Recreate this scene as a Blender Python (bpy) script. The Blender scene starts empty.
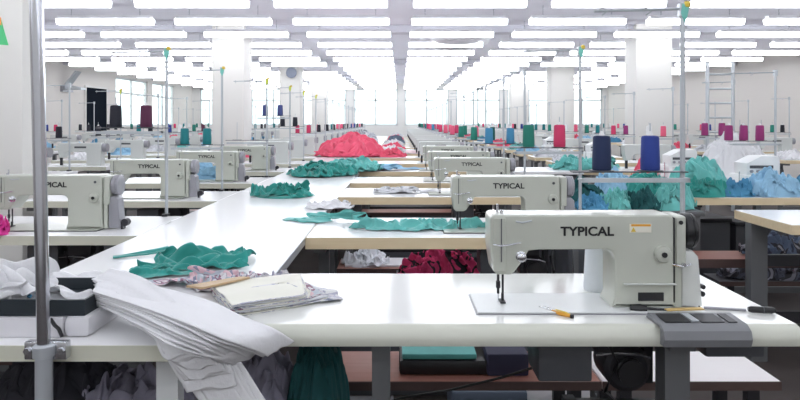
import bpy, bmesh, math, random
from mathutils import Vector, Matrix, noise
random.seed(7)
PI = math.pi
F = 634.0; CX = 400.0; HY = 122.0; CZ = 1.264; TZ = 0.78
SC = bpy.context.scene
COL = SC.collection
def P(px, py, Y): return Vector(((px-CX)*Y/F, Y, CZ-(py-HY)*Y/F))
def XP(px, Y): return (px-CX)*Y/F

# ------------------------------------------------------------------ materials
MATS = {}
def mat(name, col, rough=.5, metal=0, var=0, vscale=8, bump=0, bscale=40, emit=0, spec=.5, coat=0, sheen=0):
    if name in MATS: return MATS[name]
    m = bpy.data.materials.new(name); m.use_nodes = True
    nt = m.node_tree; b = nt.nodes['Principled BSDF']
    c = (*col, 1) if len(col) == 3 else col
    b.inputs['Base Color'].default_value = c
    b.inputs['Roughness'].default_value = rough
    b.inputs['Metallic'].default_value = metal
    b.inputs['Specular IOR Level'].default_value = spec
    if coat: b.inputs['Coat Weight'].default_value = coat; b.inputs['Coat Roughness'].default_value = .12
    if sheen: b.inputs['Sheen Weight'].default_value = sheen
    if emit:
        b.inputs['Emission Color'].default_value = c; b.inputs['Emission Strength'].default_value = emit
    tc = nt.nodes.new('ShaderNodeTexCoord')
    if var:
        n = nt.nodes.new('ShaderNodeTexNoise'); n.inputs['Scale'].default_value = vscale; n.inputs['Detail'].default_value = 4
        r = nt.nodes.new('ShaderNodeMixRGB'); r.blend_type = 'MIX'
        r.inputs[1].default_value = (*[max(0, v*(1-var)) for v in c[:3]], 1)
        r.inputs[2].default_value = (*[min(1, v*(1+var)) for v in c[:3]], 1)
        nt.links.new(tc.outputs['Object'], n.inputs['Vector'])
        nt.links.new(n.outputs['Fac'], r.inputs[0]); nt.links.new(r.outputs[0], b.inputs['Base Color'])
    if bump:
        n2 = nt.nodes.new('ShaderNodeTexNoise'); n2.inputs['Scale'].default_value = bscale; n2.inputs['Detail'].default_value = 3
        bp = nt.nodes.new('ShaderNodeBump'); bp.inputs['Strength'].default_value = bump; bp.inputs['Distance'].default_value = .01
        nt.links.new(tc.outputs['Object'], n2.inputs['Vector'])
        nt.links.new(n2.outputs['Fac'], bp.inputs['Height']); nt.links.new(bp.outputs['Normal'], b.inputs['Normal'])
    MATS[name] = m
    return m
def wood(name, c1, c2, rough=.4, scale=(1.2, 14, 14)):
    m = bpy.data.materials.new(name); m.use_nodes = True; nt = m.node_tree; b = nt.nodes['Principled BSDF']
    tc = nt.nodes.new('ShaderNodeTexCoord'); mp = nt.nodes.new('ShaderNodeMapping'); mp.inputs['Scale'].default_value = scale
    n = nt.nodes.new('ShaderNodeTexNoise'); n.inputs['Scale'].default_value = 4; n.inputs['Detail'].default_value = 6
    r = nt.nodes.new('ShaderNodeMixRGB'); r.inputs[1].default_value = (*c1, 1); r.inputs[2].default_value = (*c2, 1)
    nt.links.new(tc.outputs['Object'], mp.inputs[0]); nt.links.new(mp.outputs[0], n.inputs['Vector'])
    nt.links.new(n.outputs['Fac'], r.inputs[0]); nt.links.new(r.outputs[0], b.inputs['Base Color'])
    b.inputs['Roughness'].default_value = rough
    MATS[name] = m; return m
def patterned(name, cols, scale=18, rough=.8):
    m = bpy.data.materials.new(name); m.use_nodes = True; nt = m.node_tree; b = nt.nodes['Principled BSDF']
    tc = nt.nodes.new('ShaderNodeTexCoord')
    n = nt.nodes.new('ShaderNodeTexNoise'); n.inputs['Scale'].default_value = scale; n.inputs['Detail'].default_value = 2; n.inputs['Distortion'].default_value = 1.2
    cr = nt.nodes.new('ShaderNodeValToRGB'); cr.color_ramp.interpolation = 'CONSTANT'
    el = cr.color_ramp.elements
    k = len(cols); el[0].position = 0; el[0].color = (*cols[0], 1); el[1].position = .36; el[1].color = (*cols[1], 1)
    for i in range(2, k):
        e = el.new(.36 + .3*(i-1)/(k-1)); e.color = (*cols[i], 1)
    nt.links.new(tc.outputs['Object'], n.inputs['Vector']); nt.links.new(n.outputs['Fac'], cr.inputs[0]); nt.links.new(cr.outputs[0], b.inputs['Base Color'])
    b.inputs['Roughness'].default_value = rough
    MATS[name] = m; return m

M_enamel = mat('machine_enamel', (.52, .54, .475), .28, var=.03, vscale=5, coat=.3)
M_enamel2 = mat('machine_enamel_grey_and_haze', (.62, .64, .62), .35, coat=.2)  # grey trim, and far bodies lightened to stand in for haze
M_white_enamel = mat('machine_enamel_white', (.78, .80, .80), .3)
M_black = mat('black_plastic', (.012, .012, .014), .35)
M_dark = mat('dark_metal', (.03, .03, .035), .45, metal=.3)
M_grey_pl = mat('grey_plastic', (.075, .08, .09), .45)
M_grey_wheel = mat('grey_wheel', (.33, .33, .36), .35, metal=.3)
M_steel = mat('steel', (.62, .63, .66), .25, metal=1)
M_chrome = mat('chrome_pole', (.55, .56, .60), .16, metal=1)
M_stand = mat('stand_paint', (.50, .53, .56), .35, metal=.35)
M_greypaint = mat('grey_paint_steel', (.12, .125, .13), .5, var=.08)
M_lam = mat('white_laminate', (.86, .86, .87), .22, var=.015, vscale=3)
M_lam_front = mat('cream_white_laminate', (.82, .83, .80), .12, var=.02, vscale=2)
M_edge = mat('cream_edge', (.66, .66, .55), .4, var=.05, vscale=6)
M_ply = wood('plywood_edge', (.70, .55, .33), (.80, .68, .47), .5)
M_bench = wood('red_brown_wood', (.30, .115, .085), (.42, .20, .16), .28)
M_benchw = mat('white_board', (.80, .76, .76), .35, var=.03)
M_benchedge = mat('dark_bench_edge', (.09, .055, .05), .5)
M_wall = mat('wall_paint', (.80, .79, .77), .7, var=.02, vscale=1)
M_wall_beige = mat('wall_paint_beige', (.78, .74, .70), .7, var=.02, vscale=1)
M_colm = mat('column_paint', (.80, .785, .75), .6, var=.015, vscale=2)
M_ceil = mat('ceiling_paint', (.74, .73, .80), .8, var=.02, vscale=1)
M_beam = mat('beam_paint', (.60, .60, .66), .7)
M_frame = mat('window_frame_paint', (.70, .72, .72), .5)
M_lamp = mat('lamp_diffuser', (.93, .96, 1.0), .5, emit=11)
M_lamph = mat('lamp_housing', (.85, .85, .88), .4)
M_yellow = mat('yellow_plastic', (.75, .55, .08), .4)
M_orange = mat('orange_sticker', (.80, .38, .04), .5)
M_stick = mat('white_sticker', (.82, .80, .70), .5)
M_teal = mat('teal_cloth', (.018, .27, .235), .75, var=.35, vscale=9, sheen=.3)
M_teal2 = mat('turquoise_cloth', (.13, .47, .44), .75, var=.4, vscale=9, sheen=.3)
M_teald = mat('dark_teal_cloth', (.008, .085, .09), .8, var=.2, vscale=9)
M_lblue = mat('light_blue_cloth', (.28, .50, .68), .75, var=.25, vscale=9)
M_blue = mat('mid_blue_cloth', (.07, .27, .45), .75, var=.3, vscale=9)
M_pink = mat('coral_pink_cloth', (.80, .09, .17), .75, var=.12, vscale=9, sheen=.3)
M_mag = mat('magenta_cloth', (.80, .05, .36), .7)
M_white = mat('white_cloth', (.76, .76, .78), .8, var=.02, vscale=14, bump=.15, bscale=120)
M_whiteg = mat('greyish_white_cloth', (.62, .63, .66), .8, var=.1, vscale=12)
M_mauve = mat('mauve_grey_cloth', (.26, .25, .32), .8, var=.25, vscale=10)
M_creamp = mat('cream_paper', (.80, .79, .70), .6, var=.04)
M_tan = wood('tan_board', (.45, .30, .16), (.62, .46, .28), .5)
M_print = patterned('printed_cloth', [(.66, .64, .68), (.26, .27, .36), (.72, .52, .56), (.50, .55, .60), (.30, .16, .22), (.70, .68, .70)], 11)
M_print2 = patterned('grey_printed_cloth', [(.16, .18, .25), (.62, .60, .62), (.40, .40, .50), (.72, .72, .72)], 26)
M_fuch = patterned('fuchsia_black_cloth', [(.70, .04, .16), (.78, .06, .20), (.03, .02, .03), (.70, .05, .18)], 7)
M_poly = mat('plastic_bag', (.80, .82, .86), .25, var=.06)
M_carton = mat('white_carton', (.74, .73, .76), .5, var=.03)
M_cable = mat('cable_rubber', (.015, .015, .015), .5)
M_glass = None
def glass():
    m = bpy.data.materials.new('window_glass'); m.use_nodes = True; nt = m.node_tree
    for n in list(nt.nodes): nt.nodes.remove(n)
    o = nt.nodes.new('ShaderNodeOutputMaterial'); t = nt.nodes.new('ShaderNodeBsdfTransparent'); g = nt.nodes.new('ShaderNodeBsdfGlossy'); mx = nt.nodes.new('ShaderNodeMixShader')
    t.inputs[0].default_value = (.93, .97, .96, 1); g.inputs['Roughness'].default_value = .03; mx.inputs[0].default_value = .06
    nt.links.new(t.outputs[0], mx.inputs[1]); nt.links.new(g.outputs[0], mx.inputs[2]); nt.links.new(mx.outputs[0], o.inputs[0])
    return m
M_glass = glass()
CONE = {}
for k, c in dict(navy=(.008, .02, .075), blue=(.018, .045, .26), green=(.015, .20, .15), red=(.62, .04, .13), purple=(.10, .02, .06), black=(.012, .012, .022),
                 teal=(.008, .19, .21), sky=(.05, .24, .42), magenta=(.30, .03, .16), pink=(.80, .12, .22), dkgreen=(.012, .12, .10), indigo=(.06, .08, .24), white=(.80, .80, .80)).items():
    m = mat('thread_'+k, c, .7)
    nt = m.node_tree; b = nt.nodes['Principled BSDF']
    tc = nt.nodes.new('ShaderNodeTexCoord'); w = nt.nodes.new('ShaderNodeTexWave'); w.bands_direction = 'Z'; w.inputs['Scale'].default_value = 120; w.inputs['Distortion'].default_value = .4
    bp = nt.nodes.new('ShaderNodeBump'); bp.inputs['Strength'].default_value = .25; bp.inputs['Distance'].default_value = .002
    nt.links.new(tc.outputs['Object'], w.inputs['Vector']); nt.links.new(w.outputs['Fac'], bp.inputs['Height']); nt.links.new(bp.outputs[0], b.inputs['Normal'])
    CONE[k] = m
CNAME = dict(navy='dark navy', blue='royal blue', green='green', red='crimson', purple='dark purple', black='black', teal='teal', sky='sky blue', magenta='magenta', pink='pink', dkgreen='dark green', indigo='indigo', white='white')

# ------------------------------------------------------------------ mesh helpers
class MB:
    def __init__(s): s.bm = bmesh.new()
    def box(s, x0, x1, y0, y1, z0, z1, bev=0, seg=2, mi=0):
        r = bmesh.ops.create_cube(s.bm, size=1)
        vs = r['verts']
        for v in vs:
            v.co = Vector((x0+(v.co.x+.5)*(x1-x0), y0+(v.co.y+.5)*(y1-y0), z0+(v.co.z+.5)*(z1-z0)))
        fs = list({f for v in vs for f in v.link_faces})
        for f in fs: f.material_index = mi
        if bev:
            es = list({e for v in vs for e in v.link_edges})
            rr = bmesh.ops.bevel(s.bm, geom=es, offset=bev, segments=seg, affect='EDGES', profile=.6)
            for f in rr['faces']: f.material_index = mi
        return s
    def prism(s, pts, axis, a0, a1, bev=0, seg=2, mi=0):
        # pts in the plane perpendicular to axis: 'y' -> (x,z), 'x' -> (y,z), 'z' -> (x,y)
        def mk(p, a):
            return {'y': (p[0], a, p[1]), 'x': (a, p[0], p[1]), 'z': (p[0], p[1], a)}[axis]
        A = [s.bm.verts.new(mk(p, a0)) for p in pts]; B = [s.bm.verts.new(mk(p, a1)) for p in pts]
        n = len(pts); fs = []
        fs.append(s.bm.faces.new(A)); fs.append(s.bm.faces.new(B[::-1]))
        for i in range(n):
            fs.append(s.bm.faces.new((A[i], B[i], B[(i+1) % n], A[(i+1) % n])))
        bmesh.ops.recalc_face_normals(s.bm, faces=fs)
        for f in fs: f.material_index = mi
        if bev:
            es = [e for e in fs[0].edges] + [e for e in fs[1].edges]
            rr = bmesh.ops.bevel(s.bm, geom=es, offset=bev, segments=seg, affect='EDGES', profile=.6)
            for f in rr['faces']: f.material_index = mi
        return s
    def lathe(s, prof, o=(0, 0, 0), axis='z', n=20, mi=0):
        o = Vector(o); rings = []
        def mk(r, h, a):
            c, d = r*math.cos(a), r*math.sin(a)
            return o + Vector({'z': (c, d, h), 'x': (h, c, d), 'y': (c, h, d)}[axis])
        for r, h in prof:
            if r < 1e-6: rings.append([s.bm.verts.new(mk(0, h, 0))])
            else: rings.append([s.bm.verts.new(mk(r, h, 2*PI*i/n)) for i in range(n)])
        fs = []
        for a, b in zip(rings, rings[1:]):
            for i in range(n):
                j = (i+1) % n
                q = [a[i % len(a)], a[j % len(a)], b[j % len(b)], b[i % len(b)]]
                u = []
                for v in q:
                    if v not in u: u.append(v)
                if len(u) > 2:
                    try: fs.append(s.bm.faces.new(u))
                    except ValueError: pass
        for e in (rings[0], rings[-1]):
            if len(e) > 2: fs.append(s.bm.faces.new(e))
        bmesh.ops.recalc_face_normals(s.bm, faces=fs)
        for f in fs: f.material_index = mi; f.smooth = True
        return s
    def cyl(s, o, r, h, axis='z', n=16, mi=0): return s.lathe([(r, 0), (r, h)], o, axis, n, mi)
    def tube(s, pts, r, n=8, mi=0):
        pts = [Vector(p) for p in pts]; rings = []
        up = Vector((0, 0, 1))
        for i, p in enumerate(pts):
            d = (pts[min(i+1, len(pts)-1)]-pts[max(i-1, 0)]).normalized()
            a = d.cross(up)
            if a.length < 1e-3: a = d.cross(Vector((0, 1, 0)))
            a.normalize(); b = d.cross(a)
            rr = r[i] if isinstance(r, (list, tuple)) else r
            rings.append([s.bm.verts.new(p+a*rr*math.cos(2*PI*k/n)+b*rr*math.sin(2*PI*k/n)) for k in range(n)])
        fs = []
        for A, B in zip(rings, rings[1:]):
            for k in range(n): fs.append(s.bm.faces.new((A[k], A[(k+1) % n], B[(k+1) % n], B[k])))
        fs.append(s.bm.faces.new(rings[0])); fs.append(s.bm.faces.new(rings[-1]))
        bmesh.ops.recalc_face_normals(s.bm, faces=fs)
        for f in fs: f.smooth = True; f.material_index = mi
        return s
    def build(s, name, m, parent=None, loc=None, smooth=True):
        me = bpy.data.meshes.new(name)
        s.bm.to_mesh(me); s.bm.free()
        for q in (m if isinstance(m, (list, tuple)) else [m]): me.materials.append(q)
        if smooth:
            try: me.shade_smooth(); me.set_sharp_from_angle(angle=math.radians(35))
            except Exception: pass
        o = bpy.data.objects.new(name, me); COL.objects.link(o)
        if parent: o.parent = parent
        if loc is not None: o.location = loc
        return o
def tag(o, label=None, cat=None, group=None, kind=None):
    if label: o['label'] = label
    if cat: o['category'] = cat
    if group: o['group'] = group
    if kind: o['kind'] = kind
    return o
def empty(name, loc, label, cat, group=None, rz=0):
    o = bpy.data.objects.new(name, None); COL.objects.link(o); o.location = loc; o.rotation_euler.z = rz
    o.empty_display_size = .1
    return tag(o, label, cat, group)
KIDS = {}
def kids(o):
    return [c for c in bpy.data.objects if c.parent == o]
def snapshot(o): return (o, [(c, [(g, []) for g in kids(c)]) for c in kids(o)])
def copy_snap(sn, loc, label, group=None, rz=None, cat=None):
    o, ch = sn
    c = o.copy(); COL.objects.link(c); c.location = loc
    if rz is not None: c.rotation_euler.z = rz
    c['label'] = label
    if group: c['group'] = group
    if cat: c['category'] = cat
    for a, gs in ch:
        d = a.copy(); COL.objects.link(d); d.parent = c
        for g, _ in gs:
            e = g.copy(); COL.objects.link(e); e.parent = d
    return c
def text_mesh(name, s, width, height, m, parent, loc, depth=.0008):
    cu = bpy.data.curves.new(name, 'FONT'); cu.body = s; cu.extrude = .02; cu.offset = .03
    t = bpy.data.objects.new(name+'_c', cu); COL.objects.link(t)
    bpy.context.view_layer.update()
    dg = bpy.context.evaluated_depsgraph_get()
    me = bpy.data.meshes.new_from_object(t.evaluated_get(dg))
    bpy.data.objects.remove(t)
    xs = [v.co.x for v in me.vertices]; ys = [v.co.y for v in me.vertices]
    x0, x1, y0, y1 = min(xs), max(xs), min(ys), max(ys)
    for v in me.vertices:
        x = (v.co.x-x0)/(x1-x0)*width; z = (v.co.y-y0)/(y1-y0)*height
        v.co = Vector((x, -depth*(1 if v.co.z > 0 else 0), z))
    me.materials.clear(); me.materials.append(m)
    o = bpy.data.objects.new(name, me); COL.objects.link(o); o.parent = parent; o.location = loc
    return o
ORD = ['first', 'second', 'third', 'fourth', 'fifth', 'sixth', 'seventh', 'eighth', 'ninth', 'tenth', 'eleventh', 'twelfth', 'thirteenth', 'fourteenth', 'fifteenth', 'sixteenth', 'seventeenth', 'eighteenth', 'nineteenth', 'twentieth', 'twenty-first', 'twenty-second', 'twenty-third', 'twenty-fourth', 'twenty-fifth']

# ------------------------------------------------------------------ cloth
CL = {}
CL['a'] = (32, 32, (
(
7,3,4,1,-5,8,-15,-3,6,6,1,1,6,11,9,-3,-3,2,6,2,4,5,7,10,3,-4,1,4,-11,-7,-6,1,
10,5,1,-6,0,4,-3,-2,1,3,1,4,2,5,6,8,0,1,7,1,5,5,6,7,6,-4,-2,1,-8,-5,-6,0,
10,3,-5,1,4,4,1,1,-1,-1,1,4,2,1,4,3,4,5,3,7,6,5,4,5,6,-1,-3,-2,-7,-6,-4,-3,
10,-2,2,3,3,4,4,4,0,-3,-1,3,1,1,2,2,5,3,4,8,8,4,6,4,5,0,-4,-3,-8,-7,-7,1,
12,2,2,2,4,3,2,2,1,0,0,0,-1,-1,7,3,6,3,2,8,8,6,5,4,2,0,-3,-3,-8,-10,-4,-1,
13,3,3,4,2,4,2,2,1,0,1,2,-1,-4,3,7,3,3,5,8,9,6,5,3,1,-1,-3,-4,-9,-9,-3,0,
15,2,4,0,5,6,3,2,0,1,4,4,0,-3,-3,4,6,3,4,8,9,6,4,3,-1,-1,-2,-5,-10,-7,-3,-1,
17,1,2,2,7,5,1,3,1,1,6,3,0,-5,-1,0,7,6,4,6,7,6,6,2,-1,-2,-1,-5,-9,-8,-5,-1,
18,-1,-2,6,8,3,-1,5,1,3,7,-2,0,-1,0,1,2,7,5,4,5,5,8,-1,2,0,-1,-5,-9,-8,-5,0,
17,-4,0,6,6,-3,3,5,2,3,6,-2,2,1,-2,4,2,3,5,3,3,3,9,-1,-1,3,1,-3,-9,-7,-3,0,
8,1,2,7,-2,-2,4,5,3,2,5,1,1,-1,1,4,0,5,4,3,-1,1,11,-1,0,1,3,-1,-8,-6,-3,-1,
11,3,3,0,-1,0,3,6,-1,4,5,2,1,-2,3,1,2,4,4,1,-1,-1,10,5,0,0,2,-1,-7,-6,-1,-2,
10,4,0,-1,1,0,3,1,3,0,3,4,7,5,0,-2,1,3,3,-1,-4,2,6,9,2,-4,2,-1,-4,-2,-2,-3,
11,1,-1,-3,3,1,3,-2,0,3,6,8,0,3,3,3,5,0,-3,1,-7,0,9,8,4,-4,-3,3,0,-1,-3,-3,
8,-1,1,-1,0,3,0,-2,-1,4,9,1,6,3,4,4,4,-3,-2,-2,-4,-2,7,10,5,-2,-1,3,1,-2,-1,-2,
7,-3,-5,1,2,-3,-1,0,1,9,10,1,2,6,4,2,5,-1,-4,-1,-2,-2,6,9,7,0,1,3,2,-1,1,1,
10,-2,-5,-3,0,1,-7,-1,3,11,11,0,2,4,3,4,4,1,-6,-4,-1,4,6,8,4,5,5,4,3,-1,0,0,
10,-3,-4,-5,-3,0,-5,-1,5,6,10,1,4,4,3,3,6,0,-2,-5,-2,2,5,9,4,10,5,6,3,0,0,0,
11,-5,-5,-5,-5,-6,-2,0,6,5,3,8,0,4,8,2,3,4,-1,-5,-1,2,6,6,6,10,6,6,3,3,1,2,
11,-6,-6,-7,-6,-4,-3,-1,6,7,3,5,0,0,7,8,4,4,-4,0,0,0,7,7,5,8,7,6,3,4,4,5,
9,-4,-6,-7,-7,-4,-3,-1,0,6,7,2,5,2,5,6,6,3,-2,0,-2,4,5,6,6,4,9,7,3,4,7,6,
11,-5,-5,-6,-7,-2,-4,-2,0,3,5,5,6,1,6,7,4,1,2,-4,2,4,5,1,5,8,6,4,7,5,7,6,
11,-7,-7,-3,-4,-1,-2,-3,1,2,3,5,6,4,1,3,4,3,3,0,2,3,5,1,3,7,4,1,6,8,8,7,
11,-7,-7,-4,-1,0,-5,2,3,2,0,5,5,5,1,2,3,2,1,3,3,4,5,0,0,4,0,6,7,7,7,6,
6,-3,-6,-3,3,-5,0,3,4,1,1,2,4,4,3,2,2,2,1,4,4,1,3,2,0,0,4,6,4,6,2,3,
3,-4,2,1,1,-2,1,4,2,0,3,2,3,4,2,2,2,0,0,5,5,3,0,2,0,2,3,2,3,6,4,2,
10,-2,-2,6,1,1,-3,7,-4,6,3,2,1,2,4,2,3,-1,0,2,6,2,2,3,0,2,2,1,2,6,4,-1,
6,2,0,4,5,-1,0,2,-2,-4,6,7,5,0,2,5,3,0,0,1,1,4,6,3,1,1,1,2,0,5,2,1,
6,4,4,5,3,-1,1,3,-3,-7,-1,8,10,1,5,6,3,0,0,0,0,1,5,8,3,1,0,2,1,2,3,-1,
14,1,4,2,8,-2,-1,1,-6,-6,2,8,8,2,5,9,1,3,0,1,-1,4,-1,6,6,5,0,2,1,1,1,-3,
12,-3,6,6,4,0,-2,-2,-3,-9,-6,12,9,2,7,8,7,2,1,1,4,2,-2,3,5,4,3,3,1,-1,1,-5,
8,-1,0,8,6,-1,-2,-2,-1,-9,-8,5,9,8,10,7,9,5,0,5,7,2,-6,-1,6,5,-3,0,7,2,-2,-9,
),
(
34,11,12,13,8,9,5,16,3,8,10,20,22,17,14,12,14,9,8,7,13,13,7,-12,-3,11,17,18,14,11,9,10,
-7,13,13,8,11,15,9,6,10,7,14,19,20,16,15,12,4,14,9,11,9,12,13,-2,-6,11,17,16,14,13,11,11,
-7,14,11,11,14,12,10,9,11,11,12,21,16,14,14,4,9,14,13,10,9,13,12,5,5,6,14,16,15,14,13,12,
-11,14,15,15,13,13,14,13,10,11,12,16,16,14,10,1,13,16,13,4,14,12,11,12,5,13,12,14,18,19,12,1,
-7,12,16,14,16,18,19,16,11,9,9,11,15,16,5,6,11,14,12,4,15,14,11,11,13,14,12,14,19,20,10,8,
-2,13,11,16,19,21,20,14,11,7,10,12,13,15,8,-1,13,13,13,5,15,15,10,14,14,14,13,14,18,19,13,8,
1,14,13,15,20,20,16,12,10,8,12,12,11,15,17,5,-1,11,13,9,15,13,12,15,14,14,14,13,14,19,13,9,
2,13,16,16,20,17,13,11,9,10,12,12,13,16,17,14,1,-1,10,14,14,12,12,15,15,14,14,12,6,19,15,11,
1,15,15,19,19,14,12,10,8,10,14,11,13,14,16,13,13,-1,3,14,16,13,12,15,14,15,14,11,-1,15,15,10,
2,16,16,18,17,8,12,8,10,12,16,11,8,10,14,12,16,13,2,11,14,14,15,15,15,14,14,9,-4,10,13,10,
9,13,14,17,10,9,11,8,10,15,14,11,9,13,7,9,16,16,13,6,14,13,11,18,17,14,11,9,-5,9,10,9,
-1,16,15,11,10,12,10,10,13,12,10,12,11,6,11,9,15,15,15,8,14,14,7,16,17,13,10,9,2,3,12,8,
0,15,15,13,11,13,14,10,8,9,9,10,7,9,13,14,15,12,14,9,11,15,13,11,14,10,11,6,5,9,10,6,
-3,16,15,12,14,14,13,12,9,6,8,9,8,10,15,15,9,16,10,9,12,14,14,14,12,7,8,10,8,7,9,7,
5,13,13,13,14,16,12,10,9,6,11,8,9,5,13,15,13,13,12,13,11,12,12,14,14,6,9,11,8,7,7,7,
6,12,12,13,13,16,11,10,8,2,14,6,10,10,11,13,15,11,11,13,12,14,8,13,13,7,13,11,9,8,7,8,
-1,15,13,13,16,16,7,7,10,5,8,11,7,9,13,13,14,12,9,10,12,14,11,9,11,13,16,11,9,8,8,11,
1,14,14,14,14,15,9,6,12,11,6,12,4,7,9,12,13,12,11,10,10,11,11,9,12,17,17,10,9,9,9,11,
-3,16,14,14,13,13,13,9,11,13,7,5,13,9,1,6,12,14,11,8,10,12,11,14,5,20,17,8,10,9,10,13,
1,15,13,12,14,14,13,10,7,12,8,10,14,14,3,-3,9,13,7,11,11,19,6,12,5,18,17,8,7,10,15,15,
-1,14,12,13,13,13,14,11,11,11,10,13,9,12,7,2,1,8,9,11,12,18,9,6,9,11,8,11,10,13,19,15,
-3,12,13,14,11,13,13,12,14,13,14,11,5,8,6,5,8,8,5,8,14,17,14,-5,12,12,1,12,10,14,18,11,
2,7,9,13,15,14,11,9,18,15,14,11,7,6,5,6,8,6,9,9,11,14,15,-3,8,12,7,6,9,13,12,4,
5,5,8,5,14,14,9,14,17,16,17,10,10,3,8,6,3,6,8,11,11,15,13,-1,5,9,5,11,11,9,8,-2,
0,8,8,7,8,2,14,14,21,16,12,15,9,10,5,6,7,7,4,10,12,12,10,3,10,0,10,10,9,8,4,6,
-5,4,12,7,8,0,16,15,20,13,14,15,13,12,5,8,8,7,4,9,10,13,3,11,10,-2,10,9,7,7,7,0,
-3,2,8,11,6,6,13,18,10,16,17,16,12,10,10,11,8,9,1,11,10,4,7,15,9,-3,14,10,3,3,8,9,
-4,7,5,10,4,12,17,13,15,12,16,14,12,11,11,8,9,12,0,10,7,12,4,14,9,-2,14,9,9,-1,7,8,
-2,7,6,8,10,10,16,15,12,14,17,13,8,12,10,7,9,13,2,11,10,12,6,7,10,-1,10,11,10,5,2,1,
-2,5,11,9,8,14,15,16,14,10,10,10,12,9,9,9,8,12,13,6,6,10,11,11,0,5,10,7,11,9,3,-7,
2,5,7,10,12,15,13,17,16,12,11,-4,9,10,8,9,9,11,13,11,6,5,11,7,5,6,10,8,10,9,2,6,
5,10,10,-4,12,11,17,19,18,9,10,5,-5,7,10,9,6,10,12,11,6,8,13,12,0,10,7,8,8,11,10,8,
),
(
8,-5,2,23,27,-7,-31,3,-16,23,11,-9,-17,4,6,12,-24,10,7,-24,6,1,19,9,28,-7,-16,-13,-2,-17,12,28,
-3,6,19,36,25,-8,-54,-4,8,-20,-6,2,27,31,4,-5,-43,4,-1,-1,-14,-3,6,25,25,11,-11,-36,-23,17,-3,9,
-1,18,39,30,2,-24,-33,-16,-4,-6,-5,10,50,47,-7,-39,-46,-12,4,11,-11,-5,6,23,25,11,-16,-27,-22,27,-13,15,
1,32,29,-4,-5,-4,-1,-9,-14,-17,-3,16,52,42,-16,-50,-24,7,-4,-25,0,19,-9,3,20,6,-11,-13,-15,26,-21,25,
4,14,0,-8,6,23,22,22,-9,-37,-29,6,25,26,8,-18,-17,12,13,-39,-8,-5,1,6,-8,1,6,-10,-6,20,-12,0,
-2,13,-9,-7,1,28,24,31,-5,-42,-33,7,-6,1,18,35,19,15,4,-47,-32,-10,7,-3,-6,7,-5,4,8,-12,8,-17,
-1,5,2,22,-15,3,16,14,-9,-26,-12,14,-6,-5,1,30,46,26,6,-46,-45,-14,8,-12,0,-1,12,-3,-11,10,-4,-5,
1,19,9,-8,-6,-1,-4,-1,-3,10,-3,19,6,-1,-22,-4,39,43,17,-25,-38,-21,-10,-9,-2,14,8,10,-31,-1,-5,8,
-2,23,-9,-12,12,-1,5,-15,21,-2,6,-19,-1,32,-8,-27,8,45,35,-1,-18,-17,-22,6,-4,-1,11,6,-32,-18,8,-4,
3,4,-2,-4,22,31,-10,-33,18,-7,-4,21,-18,-4,3,-11,3,8,40,10,-8,2,-6,21,9,-7,-10,-12,-27,-27,0,-5,
20,-15,8,-4,44,26,-19,-44,18,8,-3,14,-24,-9,-7,15,1,-24,20,24,-14,-1,28,33,17,-10,-20,-27,-23,-24,-6,3,
-12,-3,-3,38,31,14,-32,-34,-5,16,20,7,-14,-33,-4,35,2,-30,-1,20,-14,-10,44,42,8,-17,-18,-23,-27,-20,5,10,
-4,3,18,24,17,-3,-1,-26,-26,0,13,-3,-13,-8,3,8,13,-6,-5,9,-18,-4,31,42,13,-27,-14,-18,-21,-5,-2,14,
7,17,23,20,-1,-21,9,-12,-14,-21,-8,21,18,12,0,-5,-33,-4,25,-21,-2,4,9,27,20,-27,-27,-18,10,-11,-3,7,
-14,22,33,15,-10,-5,-8,-7,-6,-3,3,43,-9,-38,-10,12,6,-14,19,-5,-23,13,25,15,0,-27,-25,2,-14,10,-13,4,
20,-20,23,17,-6,-15,3,-4,-8,25,24,30,-24,-14,-29,-13,19,-4,-1,10,-9,-10,40,32,-16,-42,-12,-4,-3,0,2,-13,
-9,-3,13,-15,-7,5,-6,-1,2,31,41,18,-35,-13,-8,-12,-9,11,-24,12,-5,4,34,36,-30,-32,-2,-14,9,-6,12,2,
-7,12,4,3,-6,-7,0,0,-8,28,37,17,-25,-25,-11,1,-7,-10,-6,14,-13,24,38,6,-34,-21,-2,0,-13,8,-5,5,
-1,6,2,8,7,10,-11,-1,-6,5,31,17,-2,-17,-13,-31,-7,-3,19,13,-22,27,49,2,-52,-27,22,-14,1,-9,-8,4,
4,-1,-3,-1,2,15,13,-14,13,-2,14,10,22,-6,-21,-22,-19,3,26,-2,-19,0,59,21,-50,-26,-8,14,-21,-1,0,-3,
-5,3,2,0,-1,1,10,2,-13,13,7,12,33,6,-17,-24,-24,8,20,-3,-20,-12,51,44,-28,-24,-31,0,1,-16,3,1,
-1,-1,1,3,13,2,9,-23,-2,-2,0,20,29,-4,-8,3,-10,-15,15,-14,-15,3,33,50,24,-12,-40,-14,-14,-28,2,1,
6,1,12,-6,-5,24,1,-27,4,-1,7,-9,18,14,-23,-2,-3,-3,13,1,-13,2,20,56,42,-7,-44,-49,-19,1,2,-15,
-1,3,-8,25,-10,20,22,-46,3,-13,0,16,-15,23,-8,-11,21,-5,-16,0,3,-5,33,55,35,-28,-48,-39,-10,-2,17,-20,
26,-1,-1,-18,19,33,10,-58,-14,17,-15,7,5,-15,20,-6,-3,13,-11,-7,-1,30,36,39,7,-51,-39,-20,4,-3,3,23,
22,11,-10,-35,13,46,-10,-50,-2,-11,9,1,-3,7,-11,13,-9,0,30,-8,0,29,48,28,-31,-66,-40,9,16,5,-14,28,
23,-14,-20,-14,8,38,-41,-3,-27,1,-2,-1,21,-8,-12,1,12,-1,41,11,-21,41,48,10,-48,-73,-10,-11,19,24,-12,4,
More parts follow.
